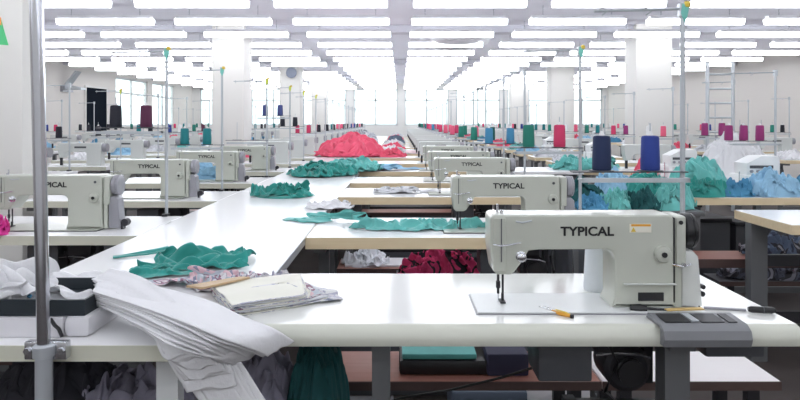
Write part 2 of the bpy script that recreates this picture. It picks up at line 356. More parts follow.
-23,-1,-34,-13,35,-2,-19,-7,8,39,-2,-14,-6,-2,-6,-26,4,8,46,2,-12,23,40,10,-40,-68,-9,-5,3,22,17,12,
-42,5,7,-20,26,-17,12,-21,36,47,15,-14,-23,1,-26,-34,-4,16,40,19,-24,-11,29,19,-9,-57,-21,8,-11,18,24,37,
9,-12,12,14,-16,-18,33,-9,-11,40,47,-3,-14,-33,-33,-11,9,-7,33,21,-33,3,-9,16,24,-22,-17,-20,-5,15,28,33,
-4,6,17,7,-21,-24,29,-7,-10,3,39,12,-8,-32,-21,14,-9,-3,27,-3,-6,-19,0,17,11,5,-4,-9,-14,-2,29,24,
-22,9,10,-6,-7,23,-18,-7,6,15,8,23,-24,-23,11,-10,0,3,-8,6,9,-16,10,-7,18,-3,-18,4,-1,6,21,2,
),
))
CL['b'] = (32, 32, (
(
0,1,7,6,8,6,7,5,0,7,6,6,-4,-10,5,6,-4,-3,4,11,15,2,-4,0,7,-4,-8,-4,-6,1,3,6,
4,7,8,6,5,6,4,5,3,5,6,3,-4,-6,1,8,-7,-8,-3,11,22,14,-2,4,-8,-11,-6,0,4,3,3,7,
5,6,11,4,7,9,4,1,4,5,5,4,5,-3,-8,4,-10,-5,-5,8,23,19,0,-1,-9,-8,-4,1,4,7,6,7,
14,0,9,10,5,4,7,2,0,5,5,4,-2,-7,2,4,-5,-9,-3,13,20,17,2,-1,-5,-9,-4,0,6,8,8,7,
18,-3,3,9,8,5,2,3,2,3,1,4,-3,-5,4,4,-3,-11,2,13,17,13,4,1,-4,-8,-6,4,6,7,8,7,
14,-1,1,8,8,2,2,0,5,-2,3,2,0,-3,2,1,-3,0,2,8,14,8,9,-4,-4,-6,2,5,6,6,6,8,
11,1,1,4,7,6,1,0,-4,3,2,2,2,-1,2,1,3,1,4,5,8,5,4,-2,-3,-1,2,6,6,7,5,3,
11,5,1,1,5,6,1,-3,1,1,1,-1,2,2,1,4,9,0,5,7,6,1,-1,-1,-1,-2,1,7,4,8,8,5,
13,7,0,1,3,3,1,-1,0,2,2,0,2,2,0,8,3,5,7,9,4,-7,-2,-4,3,4,0,3,6,10,8,4,
13,2,4,2,1,2,2,0,1,1,2,2,0,2,1,5,9,7,5,7,-5,-3,-3,3,5,-1,1,2,10,9,5,-1,
13,1,4,3,1,-4,3,5,1,2,2,0,4,3,2,0,11,8,5,-2,-1,-5,2,5,3,-4,-2,7,11,7,1,2,
14,2,5,2,-4,1,3,8,-1,-1,2,2,4,4,2,1,4,12,5,-4,-7,3,-1,4,-2,1,2,7,10,6,5,0,
17,3,5,3,-1,-1,3,3,-5,0,3,0,7,1,7,2,-1,11,5,-8,-1,3,-2,0,4,0,0,8,9,6,7,-2,
18,4,5,4,0,1,-1,-4,-2,-4,-1,3,4,8,5,4,-2,5,8,-3,2,1,-5,2,5,-4,2,4,10,8,4,0,
18,4,6,4,1,0,-4,-4,-5,-5,0,4,0,3,2,12,1,4,5,2,4,0,-4,-1,-3,0,8,3,8,7,4,1,
16,6,6,5,0,-3,-3,-4,-7,-6,-3,-2,4,5,2,12,5,3,4,5,4,1,-5,-7,-3,2,6,8,6,5,6,0,
11,12,7,4,-1,-2,-6,-4,-8,-6,-5,-3,0,4,7,6,11,6,4,7,0,1,-3,-5,-5,2,5,8,3,6,6,1,
12,14,11,3,-2,-4,-7,-7,-7,-5,-7,-1,-4,3,8,9,11,7,2,7,3,2,-2,-6,-5,1,4,5,2,6,4,6,
16,13,8,6,-4,-6,-7,-10,-4,-6,-8,-2,-4,1,12,12,12,7,0,2,7,2,0,-6,-6,1,-2,8,3,3,4,2,
15,9,7,2,-2,-5,-8,-11,-2,-8,-5,-4,-3,3,11,15,11,6,-1,-4,9,5,-5,-4,-2,-3,2,3,7,0,7,4,
10,8,7,-1,0,-6,-9,-10,-3,-8,-6,1,-2,7,9,11,9,7,-6,2,8,-1,0,1,-3,-7,5,2,2,7,5,-1,
7,8,4,1,-1,-7,-10,-10,-2,-4,-3,5,-1,1,13,9,3,8,-1,2,2,2,2,2,-7,-3,0,-1,6,7,4,-2,
12,3,6,-1,-3,-6,-9,-10,-9,0,5,3,1,6,6,6,8,4,2,2,2,0,3,-1,-4,0,0,-3,2,6,6,3,
11,2,1,-2,-6,-7,-7,-6,-6,-3,8,2,3,4,7,3,11,7,-2,1,5,3,-1,0,-3,2,0,-5,-1,4,7,7,
9,2,-1,-3,-4,-9,-5,-7,-3,-3,4,5,2,7,5,4,12,8,1,-2,2,5,-1,2,-1,-3,0,-5,-3,4,5,5,
14,-1,-5,-5,-3,-6,-7,-6,-2,-2,2,5,4,6,8,9,9,8,-1,-6,-2,7,3,0,1,-1,-4,-3,-5,0,7,6,
14,-3,-6,-6,-6,-4,-7,-5,-2,-1,2,4,4,7,7,14,8,5,-4,-6,-7,7,7,2,1,-3,-1,-2,-4,-2,2,1,
12,-5,-6,-6,-8,-5,-4,-5,-2,4,3,2,2,6,9,12,5,4,-4,-9,-7,-5,5,15,8,-4,-2,0,-2,-2,-1,0,
14,-8,-6,-7,-9,-9,3,-6,-2,8,6,1,-3,3,10,11,4,0,-9,-4,-7,-9,-4,18,21,-1,-3,3,-1,-3,-2,0,
14,-8,-8,-8,-8,-8,0,-2,-6,10,8,2,-2,1,5,5,3,-4,-7,-4,-4,-8,-7,13,24,9,1,-2,4,-3,-3,0,
16,-8,-11,-8,-6,-5,-3,-2,-7,8,7,4,1,-1,-2,-5,2,1,-7,-7,1,-7,-6,8,18,11,4,9,1,1,-1,1,
14,-6,-11,-11,-9,1,-6,-14,7,5,7,5,-1,-3,-5,-5,-6,0,0,-7,-3,-8,5,-4,12,10,13,12,6,4,-1,-1,
),
(
93,-6,-2,5,10,14,10,2,8,6,8,13,20,17,15,5,14,14,1,0,-5,7,9,7,9,18,17,18,19,18,17,19,
-11,3,3,0,7,11,11,5,6,11,6,13,15,18,19,9,13,10,10,5,-6,2,12,8,9,14,18,19,17,16,16,17,
-5,-6,2,10,11,5,12,9,6,9,9,10,13,15,20,13,14,12,7,11,1,-1,12,11,3,16,18,17,15,16,16,15,
-12,11,0,7,12,9,7,9,7,6,6,10,10,10,18,25,17,11,10,5,6,4,6,13,6,13,16,15,16,16,15,14,
-8,17,11,6,8,6,9,6,5,7,7,8,9,5,18,24,22,11,6,7,6,4,12,13,11,11,12,15,16,14,12,10,
-5,16,12,9,10,9,2,6,8,7,5,10,12,1,17,18,17,17,13,2,8,12,8,11,11,11,16,15,13,10,9,8,
-5,14,14,12,11,4,4,6,5,8,5,11,12,8,15,17,12,16,12,9,7,8,11,12,12,14,15,14,10,9,7,3,
-7,14,14,14,8,6,5,9,4,8,4,10,13,11,15,18,12,12,9,7,11,8,15,15,14,12,13,12,9,4,8,10,
-7,14,12,15,10,9,9,6,6,3,10,8,13,13,12,19,3,13,15,3,13,14,18,14,14,10,12,8,10,8,4,10,
-8,12,14,14,10,11,9,7,9,4,8,10,11,14,19,14,0,11,17,6,16,19,17,9,11,10,11,9,6,10,5,1,
-6,8,15,14,11,9,12,9,8,10,5,9,13,13,22,23,-2,3,14,16,15,21,15,1,12,8,11,9,5,5,2,8,
-7,8,17,14,11,13,10,10,8,8,9,10,11,15,17,24,14,-3,10,17,15,15,9,3,12,10,10,6,8,4,8,10,
-8,14,15,15,13,11,8,7,6,12,10,12,12,11,18,23,19,7,9,12,12,14,3,1,12,10,10,7,9,7,11,10,
-4,16,15,15,13,13,4,0,13,8,12,15,8,14,18,26,15,17,11,13,6,11,-8,6,13,5,14,7,9,6,13,14,
0,16,13,15,16,8,-1,7,9,9,17,13,12,14,19,22,16,14,12,8,10,12,-12,7,5,12,18,7,14,4,10,20,
6,9,13,15,14,13,1,6,2,13,13,12,16,15,16,19,19,11,9,12,11,12,-9,3,8,15,12,13,15,8,8,20,
13,0,10,12,12,14,1,12,2,16,9,9,16,16,14,17,17,12,7,14,11,8,6,5,7,13,6,16,11,13,11,18,
2,8,4,10,10,10,7,9,12,14,7,10,13,14,10,17,20,5,8,17,11,7,12,6,5,10,10,17,12,13,15,13,
-3,12,11,5,4,14,11,10,17,9,9,10,11,13,1,19,20,4,0,18,14,12,12,10,3,13,17,8,12,14,15,17,
5,8,6,5,12,13,11,11,16,12,8,10,9,11,6,15,17,8,-4,6,14,15,12,13,13,16,15,10,9,14,20,8,
7,-4,8,10,14,12,12,11,13,12,11,5,9,10,12,12,12,3,-7,7,16,18,14,16,16,13,14,14,12,16,17,0,
1,-4,6,10,13,13,12,13,15,11,13,6,7,10,13,13,-4,2,-4,10,16,16,16,19,18,15,15,15,12,13,12,-3,
-5,5,3,8,12,14,15,15,12,14,10,11,9,6,13,8,1,-4,3,7,12,17,15,18,19,16,18,12,9,11,8,9,
-8,7,8,9,8,12,18,19,11,17,8,12,8,13,2,4,0,7,-1,9,13,12,16,17,20,19,16,7,10,12,5,3,
-6,9,8,10,11,10,18,17,15,17,14,10,9,12,3,-10,2,5,6,9,12,12,14,19,18,16,14,18,10,6,9,8,
1,10,7,6,9,13,15,17,17,18,17,12,2,8,8,-4,-9,4,10,11,11,8,16,18,20,19,13,13,17,10,2,7,
5,10,7,2,5,12,15,18,16,17,16,11,6,6,5,5,-13,0,14,12,8,6,14,18,23,18,16,11,17,13,7,8,
5,8,5,5,6,9,14,14,15,13,14,12,6,6,8,1,1,3,14,7,8,12,10,8,22,19,15,18,13,10,9,15,
6,6,6,5,6,-1,14,14,13,13,11,15,5,7,3,2,9,14,8,12,10,10,9,7,15,19,14,18,12,8,9,20,
8,6,6,3,-3,-7,13,20,6,17,15,17,5,3,7,4,12,11,10,13,13,9,11,7,11,13,16,14,15,9,10,17,
8,7,6,-9,-13,-1,11,21,4,23,18,16,6,6,9,6,10,12,11,11,13,11,10,12,8,11,14,8,10,12,12,14,
14,3,1,-13,-8,-5,9,11,9,26,20,14,10,14,8,4,7,12,12,12,12,8,8,18,13,10,3,1,10,15,13,12,
),
(
57,-19,-10,-14,-8,15,-17,16,-2,7,-22,16,-1,21,5,33,4,-7,-18,1,19,24,-9,-21,-33,-7,-6,-16,-6,1,0,17,
15,0,-12,-25,-11,-20,13,-12,11,9,-9,-10,12,12,5,27,-3,-17,-13,14,16,41,2,-27,-16,7,-3,-20,-27,-4,7,-15,
-34,21,5,-10,-14,-25,-4,10,-14,7,18,-20,5,26,9,-7,0,-14,-23,13,34,39,19,-19,-19,16,-8,-28,-39,-11,11,-13,
-22,12,8,9,2,-14,-18,7,2,-15,17,-2,2,22,22,1,-35,-10,0,-8,29,38,18,-15,-20,4,-15,-29,-21,11,-6,-10,
-7,1,1,2,12,11,-8,-15,11,1,-16,19,10,24,8,-6,-22,-27,4,14,19,29,-2,-11,-17,-11,-24,-4,-2,3,-1,-9,
-3,0,3,-7,0,1,19,7,-6,-9,-2,-6,25,34,-6,-11,-26,-18,18,29,1,7,-3,-16,-17,-15,-3,15,5,-16,4,5,
6,-6,9,5,9,-13,-9,13,-13,-2,2,13,13,24,-6,-9,-6,1,-14,28,19,-25,-18,-15,-5,6,-6,6,12,-11,-10,19,
7,-12,2,5,22,-7,-17,-4,8,-8,11,19,14,-12,-8,-11,31,27,-21,-9,10,-28,-13,-9,-1,11,9,-4,1,-12,2,15,
7,-12,0,-2,19,12,-14,-23,3,12,-6,22,11,-11,-19,11,52,34,-12,-38,-16,3,-12,-6,-5,-11,5,16,5,-8,-14,-5,
6,-24,10,-7,19,5,-5,-21,-5,18,4,7,-3,-17,-10,33,57,39,1,-36,-13,-15,-13,-39,6,-2,-4,2,27,4,-17,-22,
1,-23,11,-11,17,-8,-2,-7,5,-3,19,-13,1,-16,0,21,54,48,24,-23,-34,-7,-30,-48,-1,7,4,-10,30,9,-28,-17,
2,-27,5,4,-13,7,6,0,17,-1,-20,15,-18,1,5,-6,49,46,30,-14,-8,-25,-21,-33,-2,1,-13,-14,12,13,-15,-11,
-5,-18,-6,3,6,-3,16,21,15,-15,-23,-7,0,-4,-1,-9,38,33,25,-15,19,2,-27,-34,-14,-10,-17,18,2,-6,-4,12,
-17,1,-11,8,0,8,38,25,-3,-43,-30,4,7,-13,2,-3,38,2,23,4,33,6,-37,-35,-8,-21,-3,40,-1,-15,0,-5,
-2,-1,-5,7,-9,27,42,21,-30,-40,-12,0,18,6,-5,-10,23,-16,16,31,24,-14,-35,-19,-19,-1,9,43,7,-21,-28,-5,
10,-19,6,-3,7,11,44,17,-39,-34,8,16,5,3,-3,-5,10,-23,24,19,19,-11,-27,-31,11,-4,30,32,3,-24,-41,-14,
-2,-3,-10,2,3,-2,37,10,-36,-9,21,22,8,-1,-10,9,-13,-18,11,14,7,14,-20,-22,-19,4,44,24,-5,-13,-44,-16,
18,2,-8,-13,-11,11,16,-14,-15,26,6,13,-10,-1,8,20,-1,-28,-20,10,20,21,-9,-18,-22,8,35,14,15,-21,-39,-29,
-2,26,-1,-24,-19,1,8,-9,-5,18,-17,9,-10,3,33,17,9,-23,-35,12,1,18,4,-17,-17,23,10,28,14,-30,-33,-7,
-4,28,12,-27,-26,7,0,6,-15,2,-14,12,0,-10,39,27,-10,-10,-25,-18,21,12,-13,-5,-16,20,20,18,3,-36,-23,22,
2,25,3,-25,-17,0,4,4,5,0,-7,-13,2,4,31,5,-11,-11,-12,-20,7,5,6,12,-10,9,9,6,-12,-9,-10,23,
-15,19,-1,-24,-8,-2,2,4,13,20,9,-20,4,22,4,-16,-14,-11,-10,-6,20,-11,15,-3,15,-13,-20,5,1,3,-1,23,
-4,-3,12,-5,-3,-5,-1,4,-9,20,27,2,-11,7,9,-7,-12,-7,-14,-13,6,20,-16,6,15,-9,-16,5,10,-6,-2,13,
-6,3,-9,14,17,-4,0,-4,-21,12,21,9,17,4,-18,-4,-2,-17,-20,15,-14,23,-12,-13,3,20,-5,-7,33,7,-7,-12,
-5,9,0,7,11,11,-16,-14,-3,3,9,21,25,5,-16,-21,-23,2,-2,5,-9,17,-20,9,3,-4,2,-1,16,30,12,-8,
6,20,9,-7,2,12,-30,-11,3,6,3,7,32,3,-4,-22,-6,-12,-7,5,10,-12,-2,-5,10,6,-1,18,-18,5,29,22,
8,26,-1,-17,1,22,-31,-9,-4,6,-1,5,26,26,-14,-7,-10,-23,-2,18,9,-12,-13,-12,11,6,-13,29,1,-19,3,39,
0,13,-4,-12,-6,20,-5,-11,3,-8,9,-2,24,21,7,-20,-14,-13,-4,20,21,-8,-8,-15,-16,1,2,11,18,-17,-20,31,
-5,-5,-4,1,5,16,-4,8,-22,9,6,-9,35,26,-18,-17,-2,-3,-2,1,18,20,-22,-18,-15,1,-7,7,28,-23,-13,18,
-8,-2,1,11,12,13,9,-2,-41,20,-3,4,21,34,-8,-13,-3,-5,0,-1,-1,22,-14,-35,9,-12,-6,22,14,-27,-16,8,
10,-9,5,14,12,25,12,-20,-48,15,12,1,15,31,13,-7,-9,-14,3,3,-4,-4,-7,-28,17,6,-10,0,-4,-22,9,-2,
-13,11,8,19,5,23,-2,-24,-39,0,7,5,27,28,19,17,-5,-19,-36,20,18,-11,-21,-7,9,11,3,-17,-27,-4,5,-23,
),
))
CL['c'] = (34, 34, (
(
155,10,-2,-2,8,1,2,-16,-8,-8,-5,-1,4,11,5,-3,-14,2,2,-3,-13,-11,-9,-10,-9,-8,-9,-13,-14,-12,-8,-9,-9,-4,
9,4,4,1,0,2,4,-9,-7,-6,-4,-2,-4,7,0,-6,-3,-4,8,-5,-11,-11,-11,-6,-6,-7,-8,-11,-14,-13,-10,-8,-8,-8,
14,1,2,5,1,-8,3,5,-8,-7,-8,-1,-3,1,-2,-3,-6,-2,1,1,-6,-14,-11,-5,-5,-5,-8,-8,-12,-14,-12,-9,-10,-7,
6,10,-3,2,8,-14,-4,12,-1,-7,-8,-4,-4,-4,0,-6,-5,4,-5,7,-10,-13,-10,-8,-2,-7,-4,-5,-10,-17,-16,-11,-9,-5,
13,-2,9,-2,-2,-4,-4,5,5,-2,-8,-5,-4,-6,-5,-2,-1,-6,-3,-1,4,-15,-12,-3,-5,-4,0,-4,-12,-20,-18,-12,-8,-5,
8,2,6,1,-7,-4,-5,11,2,-1,-7,-6,-5,-7,-7,-1,-6,-3,-2,-4,4,-10,-10,-9,-1,0,-2,-1,-13,-22,-15,-11,-8,-5,
15,2,2,-7,-3,-3,-5,12,1,-1,-7,-7,-6,-7,-6,-1,-10,1,-8,1,-3,-4,-9,-9,3,1,-2,-2,-11,-16,-19,-8,-9,-3,
17,-4,-3,-5,-6,-3,1,7,4,-2,-7,-7,-8,-9,-2,-7,-5,-1,-6,-2,1,-9,-14,2,1,1,-2,-6,-12,-8,-11,-8,-9,-4,
16,-2,-8,-10,-8,-2,8,5,2,-3,-7,-7,-11,-8,-10,-2,-4,-6,0,2,-10,-12,-3,3,1,-2,-4,-9,-8,-8,-7,-9,-1,-4,
23,-8,-13,-12,-5,1,8,3,-3,-2,-7,-8,-13,-9,-9,-2,-3,0,-8,-2,-11,-7,-2,-2,4,-2,-7,-9,-10,-6,-9,-5,-3,5,
3,4,-8,-8,-9,-2,2,-1,-1,-1,-8,-7,-15,-9,-10,1,-7,-9,-2,-3,-12,-8,3,0,2,-4,-3,-11,-13,-5,-4,-2,-4,-8,
9,-2,-4,-9,-9,-1,-1,2,3,-4,-5,-7,-13,-13,-9,2,-10,-9,-5,-5,-10,-8,0,6,1,-3,-8,-13,-6,-5,-3,-2,-6,-9,
7,-12,-5,0,-2,-4,-7,3,6,0,-8,-3,-10,-12,-13,-3,-6,-7,-8,-7,-8,-7,2,1,-5,-4,-7,-9,-3,-5,-3,-3,-4,-10,
8,-13,-9,6,2,-7,-4,-5,4,5,-5,-7,-7,-16,-4,-7,-6,-8,-10,-4,-6,-5,-5,1,-4,-7,-7,-10,-7,-6,4,-7,-9,-12,
1,-5,-8,-3,8,-3,-6,-1,-7,5,-2,-7,-6,-16,-2,-17,-11,-12,-6,-3,12,-4,-12,-5,0,-12,-3,-10,-7,-6,6,-9,-16,-13,
9,-7,-2,-6,2,1,-2,-4,-8,-2,5,-6,-9,-13,-6,-20,-14,-8,-6,-4,8,2,-10,-6,-5,-14,-10,2,-6,-4,-1,-8,-13,-11,
11,-6,-3,-3,-2,0,-5,-2,-8,-11,1,4,-5,-8,-15,-17,-12,-10,-8,-4,-1,3,-6,0,-14,-11,-17,6,1,-4,-3,-7,-12,-5,
11,-5,-3,-1,-4,-9,-2,-7,-5,-4,-8,0,3,-10,-16,-13,-11,-10,-12,2,-1,-3,-4,-2,-15,-11,-15,-1,8,-4,1,-6,-6,-4,
8,-11,-3,7,-9,-8,-5,-4,-10,-2,-4,-6,1,-2,-13,-14,-12,-12,-10,-1,-2,1,-2,-5,-16,-14,-15,5,7,-6,-6,-3,4,-2,
5,-15,-7,13,-13,-8,-8,-8,-2,-4,4,-6,-3,-5,-11,-12,-12,-9,-9,-6,-1,7,0,-9,-17,-15,-17,6,9,-5,-8,-5,-2,9,
2,-14,-7,6,-7,-7,-10,-4,-4,-4,3,3,-9,-13,-13,-11,-4,-9,-11,0,-5,1,7,-8,-16,-15,-17,3,10,-2,-6,-6,-7,3,
3,-8,-9,-3,1,-10,-7,-2,-5,-3,2,1,-13,-15,-7,-11,-5,-12,-5,2,-5,-3,3,-3,-15,-15,-16,0,10,2,-7,-5,-5,-7,
8,-9,-8,-2,-1,-9,-12,-2,-2,-1,-3,0,-10,-14,-7,-11,-8,-10,-3,3,-4,-7,-3,0,-15,-11,-12,-5,6,5,4,-7,-7,-8,
10,-10,-10,1,-14,-13,2,-1,-4,-5,-4,-6,-2,-8,-9,-10,-11,-6,-3,3,-10,-6,-1,-12,-4,-6,-11,-11,3,4,11,1,-11,-5,
9,-12,-9,-16,-12,-7,4,6,-5,-4,-3,-10,-6,-2,-9,-11,-12,-2,-7,-2,-6,-2,-4,-7,-5,-9,-7,-6,-9,-2,13,8,-3,-6,
2,-10,-14,-12,-12,-4,4,3,-2,-7,-2,-6,-6,-3,-7,-12,-12,-7,-5,0,-6,-8,1,-4,-4,-8,-6,-8,-10,-8,1,10,9,0,
-6,-2,-13,-12,-10,-1,3,2,0,-7,-4,-4,-6,-3,-6,-13,-12,-7,-6,1,-8,-8,-2,3,-5,-5,-7,-6,-10,-10,-7,-1,6,13,
-7,-1,-8,-5,-8,-4,-3,1,1,-1,-6,-4,-6,0,-4,-11,-12,-9,-5,1,-8,-8,-4,4,-2,-4,-6,-7,-8,-9,-8,-9,-2,12,
-5,-5,-3,-2,1,-5,-6,-4,-2,0,-9,-1,1,-5,-3,-3,-10,-9,-7,-7,-7,0,0,-1,1,-6,-4,-6,-6,-8,-9,-11,-2,-2,
7,-8,-6,-1,4,-3,-3,-5,-2,1,-5,-7,-3,-5,-6,-3,-2,-9,-7,-6,-6,1,-1,-1,-2,-3,-3,-6,-4,-7,-11,-10,-3,-13,
4,-5,-7,0,-1,0,0,-2,-3,-1,-2,-5,-5,-5,-5,-5,-4,-9,-6,-4,-2,-2,-2,-2,1,-6,0,-7,-3,-7,-12,-14,-5,-9,
-5,2,-2,-5,0,0,3,3,-1,-4,-2,-2,-5,-6,-5,-5,-7,-7,-8,-7,2,-3,-2,0,-5,-10,-8,3,2,-7,-11,-12,-11,-7,
10,-2,-3,-3,3,-1,5,4,1,-2,-2,-4,-5,-6,-6,-7,-6,-7,-9,-7,-6,-7,-7,-2,1,-6,-9,-2,8,-5,-10,-8,-10,-11,
14,-10,1,-2,-3,8,7,5,-3,-1,-5,-2,-5,-7,-6,-4,-6,-10,-9,-6,-6,-8,-10,-13,-1,2,-5,-7,3,5,-10,-11,-10,-3,
),
(
18,2,6,15,9,6,11,-10,8,12,-9,-11,-5,-3,-4,5,3,-1,7,15,-1,8,8,7,7,9,9,13,15,14,11,13,11,14,
4,-6,1,15,14,8,9,-11,17,13,-5,-9,-3,-5,-6,0,9,5,1,7,9,11,8,7,6,7,7,12,14,14,11,11,13,15,
7,-9,-4,5,14,5,14,-3,19,15,1,-12,-8,2,-4,0,7,4,8,8,6,13,8,7,6,8,6,8,12,13,11,13,13,15,
-13,1,-3,5,6,3,15,13,17,13,3,-12,-10,-3,5,5,6,0,13,3,6,13,14,10,0,8,9,8,8,14,10,14,14,15,
-11,-3,4,5,11,8,11,24,12,7,4,-11,-11,2,5,7,-2,6,5,9,14,2,18,14,5,5,6,7,9,13,13,14,14,19,
0,2,2,6,9,11,17,14,6,15,-4,-10,-2,7,1,3,4,5,8,8,11,0,16,18,10,9,9,1,6,11,14,13,12,20,
1,1,11,3,5,13,20,3,9,16,-3,-11,5,1,9,3,5,-1,7,7,6,10,13,20,12,11,11,-2,8,7,12,11,14,17,
-6,6,11,12,8,9,16,5,5,14,-7,-3,6,4,9,7,6,0,4,7,11,10,7,16,18,7,3,12,7,5,7,9,16,14,
3,7,12,10,12,7,11,4,8,10,-7,1,8,6,13,10,5,6,8,9,7,-1,7,15,17,7,8,9,8,9,2,8,13,12,
0,4,12,12,11,5,12,7,5,10,-4,4,6,12,10,9,8,11,10,11,3,-4,10,14,13,1,11,17,6,9,2,8,10,10,
9,0,9,10,10,7,4,7,8,12,3,0,9,12,12,7,8,9,14,12,2,-1,9,10,8,9,7,21,7,4,8,3,8,8,
3,7,8,10,9,8,3,4,6,6,6,-1,11,6,14,14,11,5,13,9,3,8,5,5,11,10,7,14,14,7,5,3,3,3,
17,4,8,5,10,7,6,2,3,5,1,0,9,5,9,16,13,13,12,9,11,6,-2,4,12,12,6,11,11,11,5,5,2,4,
17,6,7,6,6,6,3,4,1,1,5,-1,5,8,2,14,16,16,15,11,11,6,1,1,3,11,10,10,9,8,7,6,4,5,
12,9,9,7,3,6,6,0,2,-1,1,3,4,11,1,8,9,12,18,19,10,10,5,0,0,7,12,-1,12,9,5,9,5,0,
8,8,11,9,6,7,8,3,-2,-1,-2,1,5,12,3,6,4,11,18,18,13,11,8,-2,2,4,7,1,8,7,8,9,6,2,
2,8,13,11,9,3,9,9,4,-2,-2,0,2,10,8,3,5,13,13,17,12,10,12,-4,5,3,3,2,0,6,9,9,5,7,
6,6,10,15,12,7,7,2,7,7,2,0,0,3,6,8,8,9,13,12,12,11,14,-2,6,2,1,2,-4,8,5,5,6,9,
-3,12,11,14,13,13,11,10,7,5,1,-1,0,1,3,6,8,7,10,11,12,10,14,5,5,4,2,-2,-5,5,6,6,4,7,
8,7,12,14,14,14,13,17,12,3,0,-1,0,2,0,4,5,5,11,7,14,7,11,13,6,5,4,-5,-5,2,7,4,6,5,
11,6,7,17,16,11,16,21,11,5,0,-4,4,1,0,0,3,7,12,2,11,9,11,12,9,7,6,-4,-6,-1,2,6,10,7,
10,-7,12,21,18,11,18,19,10,5,1,-1,4,0,-7,2,7,11,8,-2,11,13,12,12,9,8,7,-3,-5,-4,1,7,12,12,
-2,-8,15,22,20,11,20,18,9,8,-2,5,2,0,-5,1,6,11,4,1,10,17,14,12,10,6,8,1,-4,-2,-2,10,8,10,
-5,0,14,24,11,12,20,21,7,7,9,1,2,1,1,1,2,8,4,4,7,16,21,12,13,6,7,6,-3,-1,-1,5,8,-1,
13,0,7,12,8,15,21,20,15,4,7,8,2,2,3,-1,2,6,8,5,12,12,14,18,12,9,8,2,4,1,-1,0,5,2,
8,4,1,6,4,16,18,22,15,5,7,9,3,2,6,-1,4,8,10,6,13,15,13,14,12,12,9,3,0,2,2,0,2,4,
-8,12,8,4,5,10,17,21,14,6,8,9,6,-2,7,2,8,4,14,10,13,17,14,11,13,10,11,1,2,0,2,3,1,3,
-5,11,7,13,7,9,15,17,14,10,6,6,1,4,9,7,6,12,10,14,16,17,15,10,9,11,6,7,-3,0,1,4,5,8,
-3,9,8,11,10,11,14,14,12,9,3,6,7,6,9,11,13,12,12,14,16,14,15,12,8,10,6,8,-4,-3,2,4,6,14,
1,8,7,12,11,11,11,9,10,10,8,4,8,9,11,14,16,13,15,15,14,11,10,11,13,13,5,7,-5,-6,4,4,3,5,
7,7,6,10,11,7,8,10,8,8,10,8,8,12,14,15,17,15,14,12,17,13,11,11,9,7,6,1,4,-7,4,1,2,10,
7,8,8,2,8,10,8,5,9,7,9,12,12,14,15,16,17,16,16,11,12,14,11,10,6,0,1,7,7,3,-3,1,-2,10,
14,2,7,3,4,8,11,7,5,7,9,11,14,17,16,17,17,17,15,10,13,11,6,6,7,1,-1,7,7,8,4,-7,0,8,
6,3,4,4,5,9,11,3,7,7,11,13,15,16,18,17,16,16,15,14,12,6,4,-1,7,7,0,2,11,6,6,-3,-2,3,
),
(
57,6,12,3,-13,23,27,7,20,-8,-22,-9,-10,0,-17,-8,-4,-25,-15,2,-7,2,-13,-5,8,3,1,-4,-4,-3,2,1,3,-8,
-35,15,35,18,-9,-11,19,34,27,-2,-22,-21,-19,-7,-19,-9,8,-19,-16,-17,23,-12,7,-11,-8,0,-2,-1,2,3,-2,-2,7,4,
-10,15,29,25,-7,-18,0,46,36,2,-23,-18,-20,-17,-18,-6,6,6,-17,-25,25,-9,-6,4,-12,-6,8,-5,-1,-1,6,-1,0,-5,
-2,13,23,14,6,-16,-18,43,47,5,-23,-24,-23,-20,10,-13,2,16,-16,-20,-7,-5,-1,4,17,1,1,-11,-12,6,21,4,-7,-25,
35,1,0,15,-10,-18,6,21,48,5,-24,-28,-23,-13,0,16,-8,-9,6,5,-9,1,-1,-7,14,-4,-15,6,-4,0,25,8,-16,-30,
37,-6,-16,-15,-4,-20,7,35,39,1,-20,-30,-23,4,-8,-3,4,8,0,13,-11,-14,-4,-2,10,4,-5,-14,12,-6,2,16,-17,-16,
-20,8,-3,-14,-22,-12,8,37,31,-3,-20,-28,-16,16,-5,-18,0,25,-6,-9,-15,16,-14,-8,22,-12,5,-17,6,20,-9,-18,-1,1,
-20,-4,5,10,-18,-21,10,41,32,-7,-21,-31,-2,18,-20,-2,-2,19,-22,-24,8,11,4,-3,16,-16,-16,-4,6,18,13,-26,-6,-6,
-27,-5,7,9,1,0,8,35,30,-3,-29,-31,-1,16,-6,-15,10,10,-20,-22,4,-3,6,14,5,-16,-18,21,7,-3,15,-6,-13,-10,
7,4,1,2,-1,21,9,26,24,-2,-35,-30,9,7,-18,7,-4,-3,-4,-10,5,1,-17,2,6,-17,5,15,24,2,6,-4,-12,-4,
0,19,-7,5,10,6,23,21,14,-7,-33,-26,16,-13,-11,16,11,-8,-5,-10,3,-2,-19,-19,13,-13,11,13,26,26,-10,-19,1,12,
-12,19,13,-6,1,15,14,18,14,-5,-21,-15,10,-23,-18,19,9,22,-12,4,4,-11,-20,-16,-5,-5,12,14,23,20,-16,-12,10,7,
-4,4,14,13,7,1,0,13,14,10,-11,-15,13,-20,-27,28,17,10,-2,20,0,-16,-25,-18,-4,-1,-12,11,31,16,-13,-5,7,-7,
10,-10,2,16,16,-3,-7,1,16,12,10,-16,5,-7,-32,28,9,2,12,21,16,-13,-24,-27,-23,8,0,-5,24,16,-2,10,5,-12,
-12,9,-7,10,13,6,-9,-13,7,15,12,-2,-4,6,-33,13,0,11,11,21,18,13,-13,-36,-36,-5,15,12,5,3,15,16,10,-9,
4,10,0,-14,11,17,-2,-14,-9,10,16,6,-5,8,-34,2,6,-2,8,18,21,16,0,-35,-32,-4,8,32,10,-13,4,20,10,-2,
-4,18,-14,-2,1,11,-10,-4,-2,9,17,15,6,-13,-25,3,4,-2,4,-2,14,14,4,-30,-13,3,1,28,15,2,1,-9,3,7,
